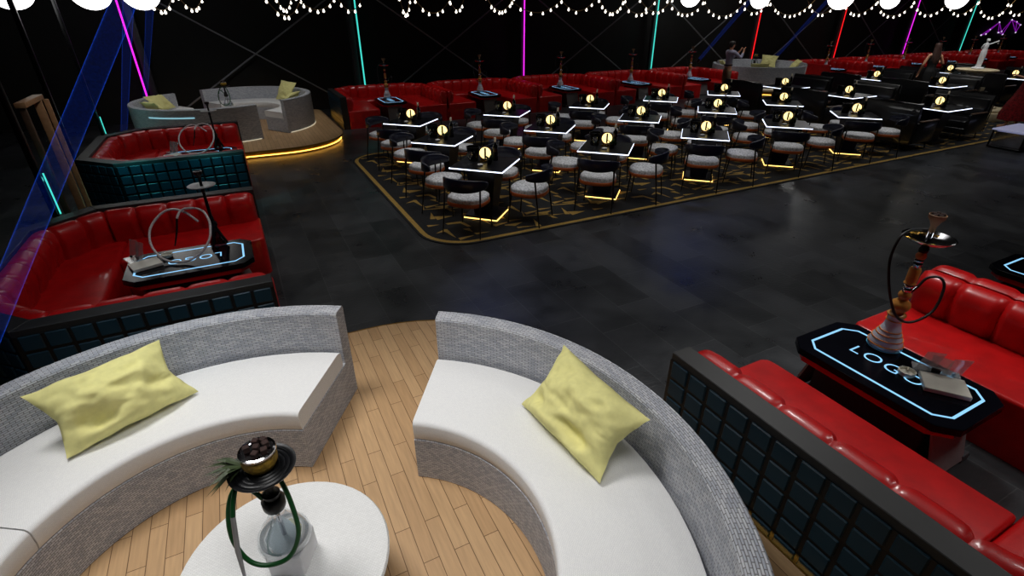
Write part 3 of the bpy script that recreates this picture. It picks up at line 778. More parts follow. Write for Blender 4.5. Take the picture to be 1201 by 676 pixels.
def hookah_dark():
    t = thing('hookah', 'x', 'hookah', group='dark hookahs with white hoses')
    sg = 20
    b = MB()
    for k in range(3):
        a = 2*PI*k/3+.4; b.tube([(.085*math.cos(a), .085*math.sin(a), .014), (.05*math.cos(a), .05*math.sin(a), .10), (.018*math.cos(a), .018*math.sin(a), .19)], [.010, .013, .014], 8)
    b.lathe([(0, .16), (.03, .16), (.034, .18), (.03, .21), (0, .21)], sg).build('tripod_base', M['dark_metal'], t, 50)
    MB().lathe([(0, 0), (.06, 0), (.075, .012), (.07, .05), (.045, .10), (.026, .16), (.022, .165), (0, .165)], sg).build('smoked_vase', M['smoke_glass'], t, 50)
    MB().lathe([(0, .2), (.032, .2), (.04, .225), (.036, .25), (.022, .262), (.02, .30), (.024, .305), (.016, .315), (.014, .56), (.022, .565), (.022, .58), (.014, .585), (.013, .70), (0, .70)], sg).build('stem', M['dark_metal'], t, 50)
    MB().lathe([(.013, .612), (.05, .61), (.12, .622), (.124, .628), (.118, .63), (.05, .618), (.013, .62)], 32).build('ash_tray', M['steel'], t, 50)
    MB().lathe([(0, .70), (.016, .70), (.02, .72), (.036, .735), (.038, .765), (.03, .766), (0, .75)], sg).build('bowl', M['dark_metal'], t, 50)
    w_ = ((525, 235), (480, 205), (440, 180), (385, 160), (330, 156), (278, 178), (240, 222), (218, 268), (215, 310), (228, 365), (255, 408), (295, 447), (335, 474), (385, 492), (430, 503), (490, 492), (540, 470), (590, 430), (618, 385), (632, 335), (630, 295), (620, 245), (600, 208), (570, 172), (535, 155), (500, 148), (465, 149), (435, 155), (412, 172), (404, 195), (401, 216))
    pts = []
    for k, (a, b) in enumerate(w_):
        d = (a-560)/5.633/125; dp = -.05-.36*(b-148)/355-.0015*k
        pts.append((d, dp, max(.02, ((402-b)/5.633-43*dp)/114)))
    MB().tube(spline(pts, 4), .011, 10).build('hose', M['hose_white'], t, 60)
    q = Vector(pts[-1]); MB().tube([q, q+Vector((-.02, -.03, -.12)), q+Vector((-.05, -.08, -.25))], [.010, .009, .006], 8).build('mouthpiece', M['dark_metal'], t, 60)
    return t
mk_hd = Maker(hookah_dark)
mk_hd((-.48, 5.60, .5012), R(-27), 'dark hookah with looped white hose in the nearest left booth')
mk_hd((-.46, 10.24, .5012), R(-27), 'dark hookah with looped pale hose in the teal lit booth')

def hookah_pine():
    t = thing('hookah', 'x', 'hookah', group='pineapple bowl hookahs')
    sg = 28
    MB().lathe([(0, .0), (.09, 0), (.104, .006), (.106, .02), (.100, .05), (.078, .09), (.05, .13), (.034, .17), (.031, .225), (.034, .232)], sg).build('glass_flask', M['glass'], t, 60)
    MB().lathe([(0, .003), (.095, .003), (.101, .018), (.096, .042), (0, .042)], sg).build('water', M['water'], t, 60)
    MB().tube([(0, .0, .16), (.004, -.004, .04)], .009, 10).build('down_tube', M['chrome'], t, 60)
    MB().lathe([(0, .20), (.038, .20), (.044, .215), (.044, .25), (.03, .265), (.034, .285), (.020, .30), (.016, .32), (.016, .425), (.02, .43), (0, .43)], sg).build('stem', M['black_metal'], t, 50)
    b = MB(); pr = [(0, .421), (.03, .421), (.09, .417), (.118, .425), (.122, .431), (.112, .430)]
    for k in range(5):
        r = .10-.016*k; pr += [(r+.006, .426), (r, .430), (r-.004, .425)]
    pr += [(.02, .425), (0, .425)]
    b.lathe(pr, 36).build('ash_tray', M['black_metal'], t, 40)
    MB().lathe([(0, .425), (.03, .425), (.052, .44), (.064, .465), (.064, .49), (.058, .507), (0, .507)], sg).build('pineapple_bowl', M['pine_skin'], t, 60)
    MB().lathe([(.0, .505), (.064, .505), (.068, .511), (.066, .519), (.058, .521), (.056, .513), (0, .512)], sg).build('coal_plate', M['chrome'], t, 50)
    b = MB()
    for k, (x, y) in enumerate(((0, 0), (.03, .012), (-.012, .032), (-.034, -.004), (.004, -.034), (.034, -.022), (.016, .036))):
        q = b if k == 0 else b
        MB().box((x, y, .527+.003*(k % 2)), (.023, .023, .024), .002, 1, Matrix.Rotation(k*.7, 3, 'Z')).build('coal', M['coal'], t, 0)
    b = MB(); rnd = random.Random(3)
    for k in range(26):
        a = R(195)+rnd.uniform(-.75, .75); up = rnd.uniform(-.9, .5); L = rnd.uniform(.09, .15)
        d = Vector((math.cos(a)*math.cos(up*.6), math.sin(a)*math.cos(up*.6), math.sin(up)*.7)).normalized(); o = Vector((-.058, -.014, .46)); s_ = d.cross(Vector((0, 0, 1))).normalized()*.007
        p1 = o+d*L*.5+Vector((0, 0, .008)); p2 = o+d*L+Vector((0, 0, -.012))
        b.poly([o-s_, o+s_, p1+s_*.9, p1-s_*.9]); b.poly([p1-s_*.9, p1+s_*.9, p2])
    b.build('leaf_crown', M['leaf_pine'], t, 0)
    MB().tube(spline([(-.03, -.01, .27), (-.08, .0, .33), (-.125, -.01, .33), (-.150, -.05, .25), (-.145, -.09, .15), (-.10, -.12, .06), (-.03, -.13, .03), (.05, -.12, .05), (.095, -.09, .14), (.085, -.05, .25), (.05, .0, .345), (.0, .05, .40), (-.06, .05, .41), (-.10, .0, .375), (-.115, -.05, .32), (-.12, -.08, .27)], 9), .0095, 10).build('hose', M['hose_green'], t, 60)
    MB().tube([(-.12, -.08, .27), (-.125, -.12, .13), (-.115, -.16, .0)], [.009, .010, .005], 10).build('mouthpiece', M['steel'], t, 60)
    return t
mk_hp = Maker(hookah_pine)
def white_box():
    return tag(MB().box((0, 0, .06), (.145, .155, .12), .004, 1).build('white_box', M['plaster'], None, 30), 'x', 'box')
# boxes that carry the pineapple hookahs
mk_wb = Maker(white_box)
for (x, y), nm, a in (((-.205, 1.655), 'near', R(-27)), ((-.20, 14.15), 'far left', 0), ((17.65, 14.55), 'back right', 0)):
    mk_wb((x, y, .5235), a, 'small white box under the hookah on the %s round table' % nm)
    mk_hp((x-(.012 if nm == 'near' else 0), y+(.012 if nm == 'near' else 0), .644), R(-18), 'hookah with leafy pineapple bowl and green hose, %s round table' % nm)

# ashtray, card and acrylic stand on the lit tables
def marble_tray():
    t = thing('marble_tray', 'x', 'tray', group='marble trays')
    MB().box((0, 0, .015), (.24, .19, .03), .003, 1).build('plate', M['marble_white'], t, 0)
    MB().box((0, 0, .003), (.225, .175, .004)).build('felt_foot', M['black_metal'], t, 0)
    return t
mk_mt = Maker(marble_tray)
mk_mt((3.585, 1.03, .503), R(127), 'white marble tray beside the acrylic stand on the nearest right lit table')
mk_mt((-1.09, 5.37, .503), R(20), 'pale tilted tray on the nearest left lit table')
mk_mt((-1.12, 9.93, .503), R(20), 'pale tray on the lit table of the teal lit booth')
def acrylic_stand():
    t = thing('acrylic_stand', 'x', 'menu stand', group='clear acrylic stands')
    for k, (x, a, h) in enumerate(((-.07, .25, .19), (.0, -.2, .16), (.07, .3, .18))):
        b = MB(); m = Matrix.Rotation(a, 3, 'Z') @ Matrix.Rotation(.32, 3, 'X')
        b.box(Vector((x, 0, .0))+m @ Vector((0, 0, h/2)), (.105, .003, h), .001, 1, m).build('clear_panel', M['acrylic'], t, 0)
    MB().box((0, .015, .004), (.26, .11, .008), .002, 1).build('clear_base', M['acrylic'], t, 0)
    MB().box((-.01, -.012, .026), (.05, .022, .03), .006, 2).build('black_clip', M['black_metal'], t, 30)
    MB().box((.085, .01, .02), (.016, .02, .022), .004, 2).build('black_clip', M['black_metal'], t, 30)
    return t
mk_as = Maker(acrylic_stand)
mk_as((3.70, 1.13, .503), R(-57), 'clear acrylic stand behind the marble tray in the nearest right booth')
mk_as((-1.185, 5.56, .503), R(115), 'clear acrylic stand beside the pale tray in the nearest left booth')
mk_as((-1.13, 10.22, .503), R(115), 'clear acrylic stand in the teal lit left booth')
def ashtray():
    t = thing('ashtray', 'x', 'ashtray', group='round ashtrays')
    MB().lathe([(0, 0), (.045, 0), (.05, .01), (.05, .03), (.044, .03), (.04, .012), (0, .01)], 24).build('dish', M['marble_white'], t, 50)
    MB().box((.03, .0, .026), (.05, .008, .008), .003, 2).build('cigarette', M['cream_paper'], t, 50)
    return t
mk_at = Maker(ashtray)
mk_at((3.515, 1.215, .503), .4, 'pale round ashtray near the last letter of the nearest right table')
mk_at((-.93, 5.52, .503), .4, 'pale round ashtray on the nearest left lit table')

# ------------------------------------------------------------------ carpet
def carpet():
    x0, x1, y0, y1 = 1.74, 23.5, 5.52, 10.75
    out = rrect(x0, x1, y0, y1, (.3, .62, .62, .3), 10)
    t = thing('carpet', 'charcoal carpet with mustard shard pattern and gold border under the dining tables', 'carpet', (0, 0, 0))
    MB().prism(out, 0, .012, .002, 1).build('pile', M['carpet'], t, 0)
    b = MB(); pin = inset(out, .035); pi2 = inset(out, .10); n = len(out)
    for i in range(n):
        j = (i+1) % n
        b.poly([(*pin[i], .0132), (*pin[j], .0132), (*pi2[j], .0132), (*pi2[i], .0132)])
    bmesh.ops.remove_doubles(b.bm, verts=b.bm.verts[:], dist=1e-5)
    b.build('gold_border', M['carpet_gold'], t, 0)
    mot = [[(2.01, 7.75), (1.91, 7.49), (1.98, 7.46)], [(1.99, 7.57), (1.99, 7.41), (2.24, 7.47)], [(1.80, 6.95), (1.93, 6.96), (1.97, 6.76), (1.99, 6.70), (1.99, 7.03), (1.95, 7.04)],
           [(2.01, 6.68), (2.01, 6.60), (2.22, 6.66), (2.22, 6.68)], [(1.79, 7.29), (1.79, 7.22), (1.96, 7.23)], [(2.04, 7.24), (2.06, 7.18), (2.23, 7.15), (2.27, 6.99), (2.32, 6.97), (2.28, 7.17), (2.25, 7.22)],
           [(2.02, 8.12), (1.96, 7.91), (2.30, 7.86), (2.34, 7.62), (2.28, 7.66), (2.26, 7.81), (1.93, 7.90)], [(2.20, 6.72), (2.15, 6.60), (2.42, 6.58), (2.26, 6.50), (2.14, 6.58)],
           [(2.18, 6.94), (2.26, 6.78), (2.27, 6.93)], [(2.26, 7.81), (2.26, 7.76), (2.53, 7.73)], [(2.26, 6.74), (2.27, 6.68), (2.48, 6.69)]]
    b = MB()
    i = -1
    x = x0-.4
    while x < x1:
        i += 1; y = y0-1.4
        while y < y1+1:
            for pl in mot:
                q = [(p[0]-1.79+x, p[1]-6.6+y+(.22*i) % 1.35) for p in pl]
                if min(p[0] for p in q) < x0+.1 or max(p[0] for p in q) > x1-.1 or min(p[1] for p in q) < y0+.1 or max(p[1] for p in q) > y1-.1: continue
                if any(math.hypot(max(0, x0+.62-p[0]), max(0, y0+.62-p[1], p[1]-(y1-.62))) > .52 for p in q): continue
                b.poly([(*p, .0128) for p in q])
            y += 1.35
        x += .60
    o = b.build('shard_pattern', M['carpet_gold'], t, 0); o['kind'] = 'stuff'
    return t
carpet()
CZ = .0145

# ------------------------------------------------------------------ dining tables, chairs and what stands on them
def led_table(hx, hy, name='dining_table', grp='marble dining tables with white light edges', base_led=True):
    t = thing(name, 'x', 'table', group=grp)
    top = MB().box((0, 0, .732), (2*hx, 2*hy, .036), .003, 1).build('tabletop', M['marble_black'], t, 0)
    b = MB()
    for s in (-1, 1):
        b.box((s*(hx+.003), 0, .734), (.008, 2*hy+.014, .013)); b.box((0, s*(hy+.003), .734), (2*hx+.014, .008, .013))
    b.build('edge_light', M['white_led'], top, 0)
    b = MB(); w0, w1 = .13, .21
    lo = [(-w0, -w0), (w0, -w0), (w0, w0), (-w0, w0)]; nb = b.bm
    v0 = [nb.verts.new((x, y, .045)) for x, y in lo]; v1 = [nb.verts.new((x*w1/w0, y*w1/w0, .714)) for x, y in lo]
    nb.faces.new(v0[::-1]); nb.faces.new(v1)
    for i in range(4): nb.faces.new((v0[i], v0[(i+1) % 4], v1[(i+1) % 4], v1[i]))
    b.build('pedestal', M['navy'], t, 0)
    bp = MB().box((0, 0, .024), (.48, .48, .048), .003, 1).build('base_plate', M['black_metal'], t, 0)
    b = MB()
    for s in (-1, 1):
        b.box((s*.243, 0, .012), (.008, .494, .012)); b.box((0, s*.243, .012), (.494, .008, .012))
    if base_led: b.build('base_light', M['brass_led'], bp, 0)
    else: b.bm.free()
    return t
mk_dt = Maker(lambda: led_table(.37, .37))

def dining_chair():
    # seat faces +y (towards the table)
    t = thing('dining_chair', 'x', 'chair', group='round seated dining chairs')
    def sq(hx, hy, n=24, p=2.7):
        out = []
        for k in range(n):
            a = 2*PI*k/n; c, s = math.cos(a), math.sin(a)
            out.append((hx*math.copysign(abs(c)**(2/p), c), hy*math.copysign(abs(s)**(2/p), s)))
        return out
    MB().prism(sq(.264, .252), .385, .438, .012, 2).build('seat_rim', M['orange_wood'], t, 50)
    MB().prism(sq(.256, .244), .434, .495, .024, 3, True).build('seat_cushion', M['seat_grey'], t, 60)
    legs = [(-.20, .185, -.225, .225, .42), (.20, .185, .225, .225, .42), (-.245, -.16, -.27, -.25, .66), (.245, -.16, .27, -.25, .66)]
    for x, y, x2, y2, h in legs:
        MB().tube([(x, y, h), (x2, y2, .0)], [.013, .009], 8).build('leg', M['black_metal'], t, 50)
    # wrap round band
    path = []
    for k in range(25):
        a = PI+R(8)+(PI-R(16))*k/24
        path.append((.300*math.cos(a), .270*math.sin(a)-.02, math.cos(a), math.sin(a), k/24))
    def prof(q):
        e = math.sin(PI*q[4])**.6; h0 = .655-.0*e; z0 = .64-.045*e; z1 = .70+.065*e; w = .016
        return [(-w, z0+.01), (-w, z1-.01), (-w*.5, z1), (w*.5, z1), (w, z1-.01), (w, z0+.01), (w*.5, z0), (-w*.5, z0)]
    MB().sweep(path, prof).build('backrest', M['navy'], t, 60)
    return t
mk_dc = Maker(dining_chair)

def disc_lamp():
    t = thing('table_lamp', 'x', 'lamp', group='gold disc table lamps')
    MB().box((0, 0, .008), (.15, .075, .016), .004, 2).build('base', M['gold'], t, 40)
    for s in (-1, 1): MB().tube([(s*.045, 0, .014), (s*.05, 0, .06)], .010, 10).build('foot', M['gold'], t, 50)
    m = Matrix.Rotation(PI/2, 4, 'X')
    b = MB(); b.lathe([(0, -.024), (.072, -.024), (.079, -.016), (.079, .016), (.072, .024), (0, .024)], 30); bmesh.ops.transform(b.bm, matrix=Matrix.Translation((0, 0, .122)) @ m, verts=b.bm.verts)
    b.build('glowing_disc', M['lamp_glow'], t, 50)
    b = MB(); b.lathe([(.078, -.02), (.086, -.02), (.086, .02), (.078, .02), (.078, -.02)], 30); bmesh.ops.transform(b.bm, matrix=Matrix.Translation((0, 0, .122)) @ m, verts=b.bm.verts)
    b.build('gold_rim', M['gold'], t, 50)
    MB().box((.0, 0, .122), (.026, .060, .14), .004, 2).build('dark_bar', M['dark_metal'], t, 40)
    return t
mk_la = Maker(disc_lamp)
def wine_bottle():
    t = thing('wine_bottle', 'x', 'bottle', group='dark bottles with pale necks')
    MB().lathe([(0, 0), (.036, 0), (.038, .004), (.038, .17), (.032, .20), (.016, .225), (.0135, .24), (.0135, .28), (0, .28)], 16).build('body', M['bottle'], t, 50); bd = t.children[0]
    MB().lathe([(.0137, .25), (.0155, .25), (.0165, .305), (.012, .312), (0, .312)], 14).build('capsule', M['cream_paper'], t, 50)
    MB().lathe([(.0385, .05), (.0388, .05), (.0388, .125), (.0385, .125)], 16).build('label_band', M['black_metal'], bd, 50)
    return t
mk_wb2 = Maker(wine_bottle)
def potted_plant():
    t = thing('potted_plant', 'x', 'plant', group='small potted table plants')
    MB().lathe([(0, 0), (.03, 0), (.042, .05), (.042, .062), (.036, .062), (.034, .05), (0, .05)], 16).build('pot', M['pot'], t, 50)
    rnd = random.Random(5); b = MB()
    for k in range(26):
        a = rnd.uniform(0, 2*PI); el = rnd.uniform(.35, 1.3); L = rnd.uniform(.06, .115)
        d = Vector((math.cos(a)*math.cos(el), math.sin(a)*math.cos(el), math.sin(el))); o = Vector((.012*math.cos(a), .012*math.sin(a), .052)); s_ = Vector((-math.sin(a), math.cos(a), 0))*.012
        p1 = o+d*L*.55; p2 = o+d*L+Vector((math.cos(a), math.sin(a), -.6))*.018
        b.poly([o, p1+s_, p2, p1-s_])
    b.build('foliage', M['leaf'], t, 0)
    return t
mk_pp = Maker(potted_plant)
def bucket():
    t = thing('wine_bucket', 'x', 'bucket', group='black wine buckets')
    MB().lathe([(0, 0), (.06, 0), (.07, .02), (.085, .15), (.09, .19), (.083, .19), (.078, .15), (.062, .02), (0, .014)], 20).build('bowl', M['bottle'], t, 50)
    MB().tube([(.088*math.cos(2*PI*k/20), .088*math.sin(2*PI*k/20), .19) for k in range(20)], .006, 6, True).build('rim_ring', M['dark_metal'], t, 50)
    for s in (-1, 1): MB().tube([(s*.078, -.02, .13), (s*.105, -.012, .14), (s*.105, .012, .14), (s*.078, .02, .13)], .006, 6).build('handle', M['dark_metal'], t, 50)
    return t
mk_bk = Maker(bucket)
def wine_glass():
    t = thing('wine_glass', 'x', 'glass', group='clear stemmed glasses')
    MB().lathe([(0, 0), (.03, 0), (.03, .003), (.004, .008), (.0035, .07), (.012, .078), (.03, .10), (.034, .13), (.028, .165), (.0268, .165), (.0325, .13), (.0288, .102), (0, .082)], 14).build('glass_bowl', M['glass'], t, 60)
    return t
def wine_glass_one():
    o = MB().lathe([(0, 0), (.03, 0), (.03, .003), (.004, .008), (.0035, .07), (.012, .078), (.03, .10), (.034, .13), (.028, .165), (.0268, .165), (.0325, .13), (.0288, .102), (0, .082)], 14).build('wine_glass', M['glass'], None, 60)
    return tag(o, 'x', 'glass', 'clear stemmed glasses')
mk_wg = Maker(wine_glass_one)
def napkin_one():
    b = MB().box((0, 0, .012), (.07, .05, .024), .008, 2)
    return tag(b.build('folded_napkin', M['napkin'], None, 60), 'x', 'napkin', 'small white napkins')
mk_np = Maker(napkin_one)

def dress_table(loc, rz, where, face, glass=True):
    """lamp, bottle, bucket, plant and glass on a table whose top is at .75; face: heading of the lamp's disc"""
    m = Matrix.Rotation(face, 3, 'Z'); z = loc[2]+.7505
    def P(x, y): v = m @ Vector((x, y, 0)); return (loc[0]+v.x, loc[1]+v.y, z)
    mk_la(P(.0, .04), face, 'glowing round gold lamp on the '+where)
    mk_wb2(P(.135, .11), 0, 'dark bottle with pale neck on the '+where)
    mk_bk(P(-.17, .10), face+.3, 'black wine bucket on the '+where)
    mk_pp(P(.06, -.09), face*3, 'small green potted plant on the '+where)
    if glass:
        mk_wg(P(-.20, -.10), 0, 'clear stemmed glass on the '+where)
        mk_np(P(-.06, -.17), face+.5, 'small white napkin on the '+where)

ROWN = ['front dining row', 'middle dining row', 'rear dining row']
TU = [2.85, 4.885, 6.92, 8.955, 10.99]; TV = [6.40, 8.08, 9.80]
DTH = 0
for j, v in enumerate(TV):
    for i, u in enumerate(TU):
        w = 'table, %s from left in %s' % (ORD[i], ROWN[j])
        # the tables stand turned by 45 degrees to the room
        mk_dt((u, v, CZ), PI/4, 'square black '+w)
        dress_table((u, v, CZ), PI/4, w, R(-27)+(.0 if i < 2 else -.1*i), glass=(i < 4))
        for (dx, dy, nm) in ((-.45, -.45, 'near'), (.45, -.45, 'right'), (-.45, .45, 'left'), (.45, .45, 'far')):
            if i == 4 and dx > 0 and j > 0: continue
            k = .985+.03*random.random()
            # the seat's +y side turns towards the table
            rz = math.atan2(dx, -dy)+random.uniform(-.1, .1)
            mk_dc((u+dx*k, v+dy*k, CZ), rz, 'navy chair, %s side of %s' % (nm, w))

# ------------------------------------------------------------------ black leather sofas and their tables
def leather_sofa():
    # faces +x; back at -x
    t = thing('leather_sofa', 'x', 'sofa', group='black leather sofas')
    W = .62
    def slab(pts, z=None):
        return pts
    b = MB(); n_ = [(-.40, .14), (-.30, .14), (-.27, .50), (-.345, .915), (-.37, .935), (-.41, .93), (-.425, .90), (-.40, .5)]
    b.sweep([(0, -W+.03, 1, 0), (0, W-.03, 1, 0)], [(d, z) for d, z in n_]).build('backrest', M['leather_black'], t, 50)
    b = MB().box((-.28, 0, .66), (.10, 2*W-.12, .40), .04, 4, Matrix.Rotation(R(-8), 3, 'Y')); b.build('back_cushion', M['leather_black'], t, 60)
    MB().box((.06, 0, .35), (.68, 2*W-.13, .17), .045, 4).build('seat_cushion', M['leather_black'], t, 60)
    MB().box((.03, 0, .21), (.74, 2*W-.10, .13), .02, 2).build('seat_base', M['leather_black'], t, 50)
    for s in (-1, 1):
        MB().box((.03, s*(W-.03), .36), (.72, .05, .42), .018, 2).build('arm_panel', M['leather_black'], t, 50)
        MB().box((.06, s*(W-.02), .585), (.62, .07, .028), .010, 2).build('armrest', M['walnut'], t, 50)
        for x in (-.32, .36): MB().tube([(x, s*(W-.10), .16), (x+.01, s*(W-.08), 0)], [.016, .011], 8).build('leg', M['black_metal'], t, 50)
    MB().tube([(-.415, -W+.02, .14), (-.425, -W+.02, .90), (-.43, 0, .945), (-.425, W-.02, .90), (-.415, W-.02, .14)], .010, 8).build('frame_tube', M['dark_metal'], t, 50)
    return t
mk_ls = Maker(leather_sofa)
mk_st = Maker(lambda: led_table(.46, .40, 'sofa_table', 'marble tables between the black sofas', False))
SV = [6.40, 8.42, 10.22]
BL = [(12.52, 13.52, 14.60), (16.62, 17.66, 18.6), (20.72, 21.75, 22.75)]
SR = ['open floor row', 'middle row', 'lounge side row']
BN = ['first', 'second', 'third']
for bi, (a, c, d) in enumerate(BL):
    for j, v in enumerate(SV):
        if bi == 1 and j == 0: continue
        if bi == 2 and j == 0: continue
        mk_ls((a, v, CZ), 0, 'black sofa showing its back, %s block, %s' % (BN[bi], SR[j]))
        mk_ls((d, v, CZ), PI, 'black sofa facing the camera, %s block, %s' % (BN[bi], SR[j]))
        ty = v-.25
        w = 'sofa table, %s block, %s' % (BN[bi], SR[j])
        mk_st((c, ty, CZ), 0, 'black marble '+w)
        dress_table((c-.05, ty, CZ), 0, w, R(-48), glass=False)
# farther tables by the right edge of the view
for k, (x, y) in enumerate(((20.6, 6.1), (25.4, 8.6))):
    w = 'table at far right, %s' % ('beside the woman in red' if k == 0 else 'behind the statue')
    mk_st((x, y, CZ if x < 23 else 0), 0, 'black '+w)
    dress_table((x-.05, y, CZ if x < 23 else 0), 0, w, R(-48), glass=False)

# ------------------------------------------------------------------ statue, plinths and low table
t = thing('fountain_table', 'cream round topped pedestal table carrying the white statue', 'pedestal table', (19.5, 8.28, CZ))
MB().box((0, 0, .24), (.74, .74, .48), .02, 2).build('plinth', M['black'], t, 40)
MB().box((0, 0, .53), (.54, .54, .10), .012, 2).build('base_slab', M['stone'], t, 40)
b = MB(); pr = [(0, .58), (.15, .58), (.17, .62), (.13, .68), (.15, .76), (.20, .88), (.22, .96), (.20, .99), (0, .99)]
b.lathe(pr, 40)
for v in b.bm.verts:
    r = math.hypot(v.co.x, v.co.y)
    if r > .05:
        a = math.atan2(v.co.y, v.co.x); f = 1+.10*math.sin(9*a+v.co.z*9); v.co.x *= f; v.co.y *= f
b.build('carved_column', M['plaster'], t, 60)
MB().lathe([(0, .985), (.26, .99), (.44, 1.01), (.50, 1.035), (.51, 1.06), (.49, 1.075), (0, 1.08)], 40).build('tabletop', M['stone'], t, 50)

def skin_mesh(V, E, name, m, parent, sub=2, smooth=True):
    """V: name -> (x, y, z, rx, ry); first key is the root"""
    keys = list(V); idx = {k: i for i, k in enumerate(keys)}
    me = bpy.data.meshes.new(name); me.from_pydata([V[k][:3] for k in keys], [(idx[a], idx[b]) for a, b in E], [])
    o = bpy.data.objects.new(name, me); COL.objects.link(o)
    sk = o.modifiers.new('skin', 'SKIN'); sk.use_smooth_shade = True
    me = o.data
    if not me.skin_vertices:
        bm = bmesh.new(); bm.from_mesh(me); bm.verts.layers.skin.verify(); bm.to_mesh(me); bm.free()
    for i, k in enumerate(keys):
        s_ = me.skin_vertices[0].data[i]; r = V[k][3:]
        s_.radius = (r[0], r[1] if len(r) > 1 else r[0]); s_.use_root = (i == 0)
    ss = o.modifiers.new('sub', 'SUBSURF'); ss.levels = sub; ss.render_levels = sub
    bpy.context.view_layer.update()
    dg = bpy.context.evaluated_depsgraph_get()
    nm = bpy.data.meshes.new_from_object(o.evaluated_get(dg)); nm.name = name
    bpy.data.objects.remove(o)
    nm.materials.clear(); nm.materials.append(m); nm.shade_smooth()
    ob = bpy.data.objects.new(name, nm); COL.objects.link(ob)
    if parent is not None: ob.parent = parent
    return ob

def hand(V, E, wrist, palm_dir, up, key, curl=.5, s=1.):
    """adds palm, five unequal fingers and thumb to a skeleton"""
    w = Vector(V[wrist][:3]); d = Vector(palm_dir).normalized(); u = Vector(up).normalized(); side = d.cross(u).normalized(); u = side.cross(d)
    p = w+d*.055*s; V[key+'palm'] = (*p, .026*s, .018*s); E.append((wrist, key+'palm'))
    for i, (off, L) in enumerate(((-.027, .062), (-.009, .074), (.009, .069), (.026, .054))):
        b = p+d*.035*s+side*off*s
        m1 = b+(d*math.cos(curl*.5)-u*math.sin(curl*.5))*L*.5*s; m2 = m1+(d*math.cos(curl*1.4)-u*math.sin(curl*1.4))*L*.5*s
        for n_, q, r in (('a', b, .0092), ('b', m1, .0085), ('c', m2, .0072)): V[key+str(i)+n_] = (*q, r*s, r*s)
        E += [(key+'palm', key+str(i)+'a'), (key+str(i)+'a', key+str(i)+'b'), (key+str(i)+'b', key+str(i)+'c')]
    t0 = w+d*.03*s-side*.028*s; t1 = t0-side*.022*s+d*.028*s-u*.008*s; t2 = t1+d*.03*s-u*.012*s
    for n_, q, r in (('ta', t0, .012), ('tb', t1, .0105), ('tc', t2, .0085)): V[key+n_] = (*q, r*s, r*s)
    E += [(wrist, key+'ta'), (key+'ta', key+'tb'), (key+'tb', key+'tc')]

def body_skeleton(pose, female=False):
    """standing figure facing +y; pose overrides joints"""
    sw = .165 if female else .195; hw = .092 if female else .088
    J = dict(pelvis=(0, 0, .95, .135 if female else .13, .10), waist=(0, .0, 1.10, .105 if female else .125, .085), chest=(0, 0, 1.27, .125 if female else .155, .105), upper=(0, 0, 1.39, .10 if female else .13, .085),
             neck=(0, .0, 1.475, .048, .05), jaw=(0, .02, 1.545, .055, .062), head=(0, .018, 1.615, .073, .088), crown=(0, .0, 1.685, .058, .07),
             nose=(0, .112, 1.595, .011, .012),
             shl=(-sw, 0, 1.40, .055, .055), ell=(-sw-.05, -.02, 1.13, .041, .041), wrl=(-sw-.06, .05, .89, .027, .027),
             shr=(sw, 0, 1.40, .055, .055), elr=(sw+.05, -.02, 1.13, .041, .041), wrr=(sw+.06, .05, .89, .027, .027),
             hl=(-hw, 0, .88, .09, .095), kl=(-hw-.01, .015, .49, .056, .06), al=(-hw-.015, -.02, .085, .036, .042), tl=(-hw-.03, .13, .03, .034, .024),
             hr=(hw, 0, .88, .09, .095), kr=(hw+.01, .015, .49, .056, .06), ar=(hw+.015, -.02, .085, .036, .042), tr=(hw+.03, .13, .03, .034, .024),
             earl=(-.082, .01, 1.605, .010, .02), earr=(.082, .01, 1.605, .010, .02))
    J.update(pose)
    E = [('pelvis', 'waist'), ('waist', 'chest'), ('chest', 'upper'), ('upper', 'neck'), ('neck', 'jaw'), ('jaw', 'head'), ('head', 'crown'), ('head', 'nose'), ('head', 'earl'), ('head', 'earr'),
         ('upper', 'shl'), ('shl', 'ell'), ('ell', 'wrl'), ('upper', 'shr'), ('shr', 'elr'), ('elr', 'wrr'), ('pelvis', 'hl'), ('hl', 'kl'), ('kl', 'al'), ('al', 'tl'), ('pelvis', 'hr'), ('hr', 'kr'), ('kr', 'ar'), ('ar', 'tr')]
    return J, E
def sub_skel(J, keys, grow, over=None):
    V = {}
    for k in keys:
        q = J[k]; V[k] = (q[0], q[1], q[2], q[3]+grow, q[4]+grow)
    if over: V.update(over)
    return V
def face(t, J):
    h = Vector(J['head'][:3])
    for s in (-1, 1):
        MB().lathe([(0, -.010), (.009, -.006), (.011, 0), (.009, .006), (0, .010)], 10).build('eye', M['black_metal'], t, 60, h+Vector((s*.03, .080, .008)))
    MB().box((0, 0, 0), (.042, .012, .011), .004, 2).build('mouth', M['clay'], t, 50, h+Vector((0, .083, -.062)))
def loft(secs, n=28, ripple=0., nrip=9, seed=0.):
    """secs: (cx, cy, z, rx, ry)"""
    b = MB(); rings = []
    for i, (cx, cy, z, rx, ry) in enumerate(secs):
        k = i/(len(secs)-1)
        rg = []
        for j in range(n):
            a = 2*PI*j/n; f = 1+ripple*k*math.sin(nrip*a+seed+k*2)
            rg.append(b.bm.verts.new((cx+rx*f*math.cos(a), cy+ry*f*math.sin(a), z)))
        rings.append(rg)
    for i in range(len(rings)-1):
        for j in range(n): b.bm.faces.new((rings[i][j], rings[i][(j+1) % n], rings[i+1][(j+1) % n], rings[i+1][j]))
    b.bm.faces.new(rings[0]); b.bm.faces.new(rings[-1][::-1])
    return b
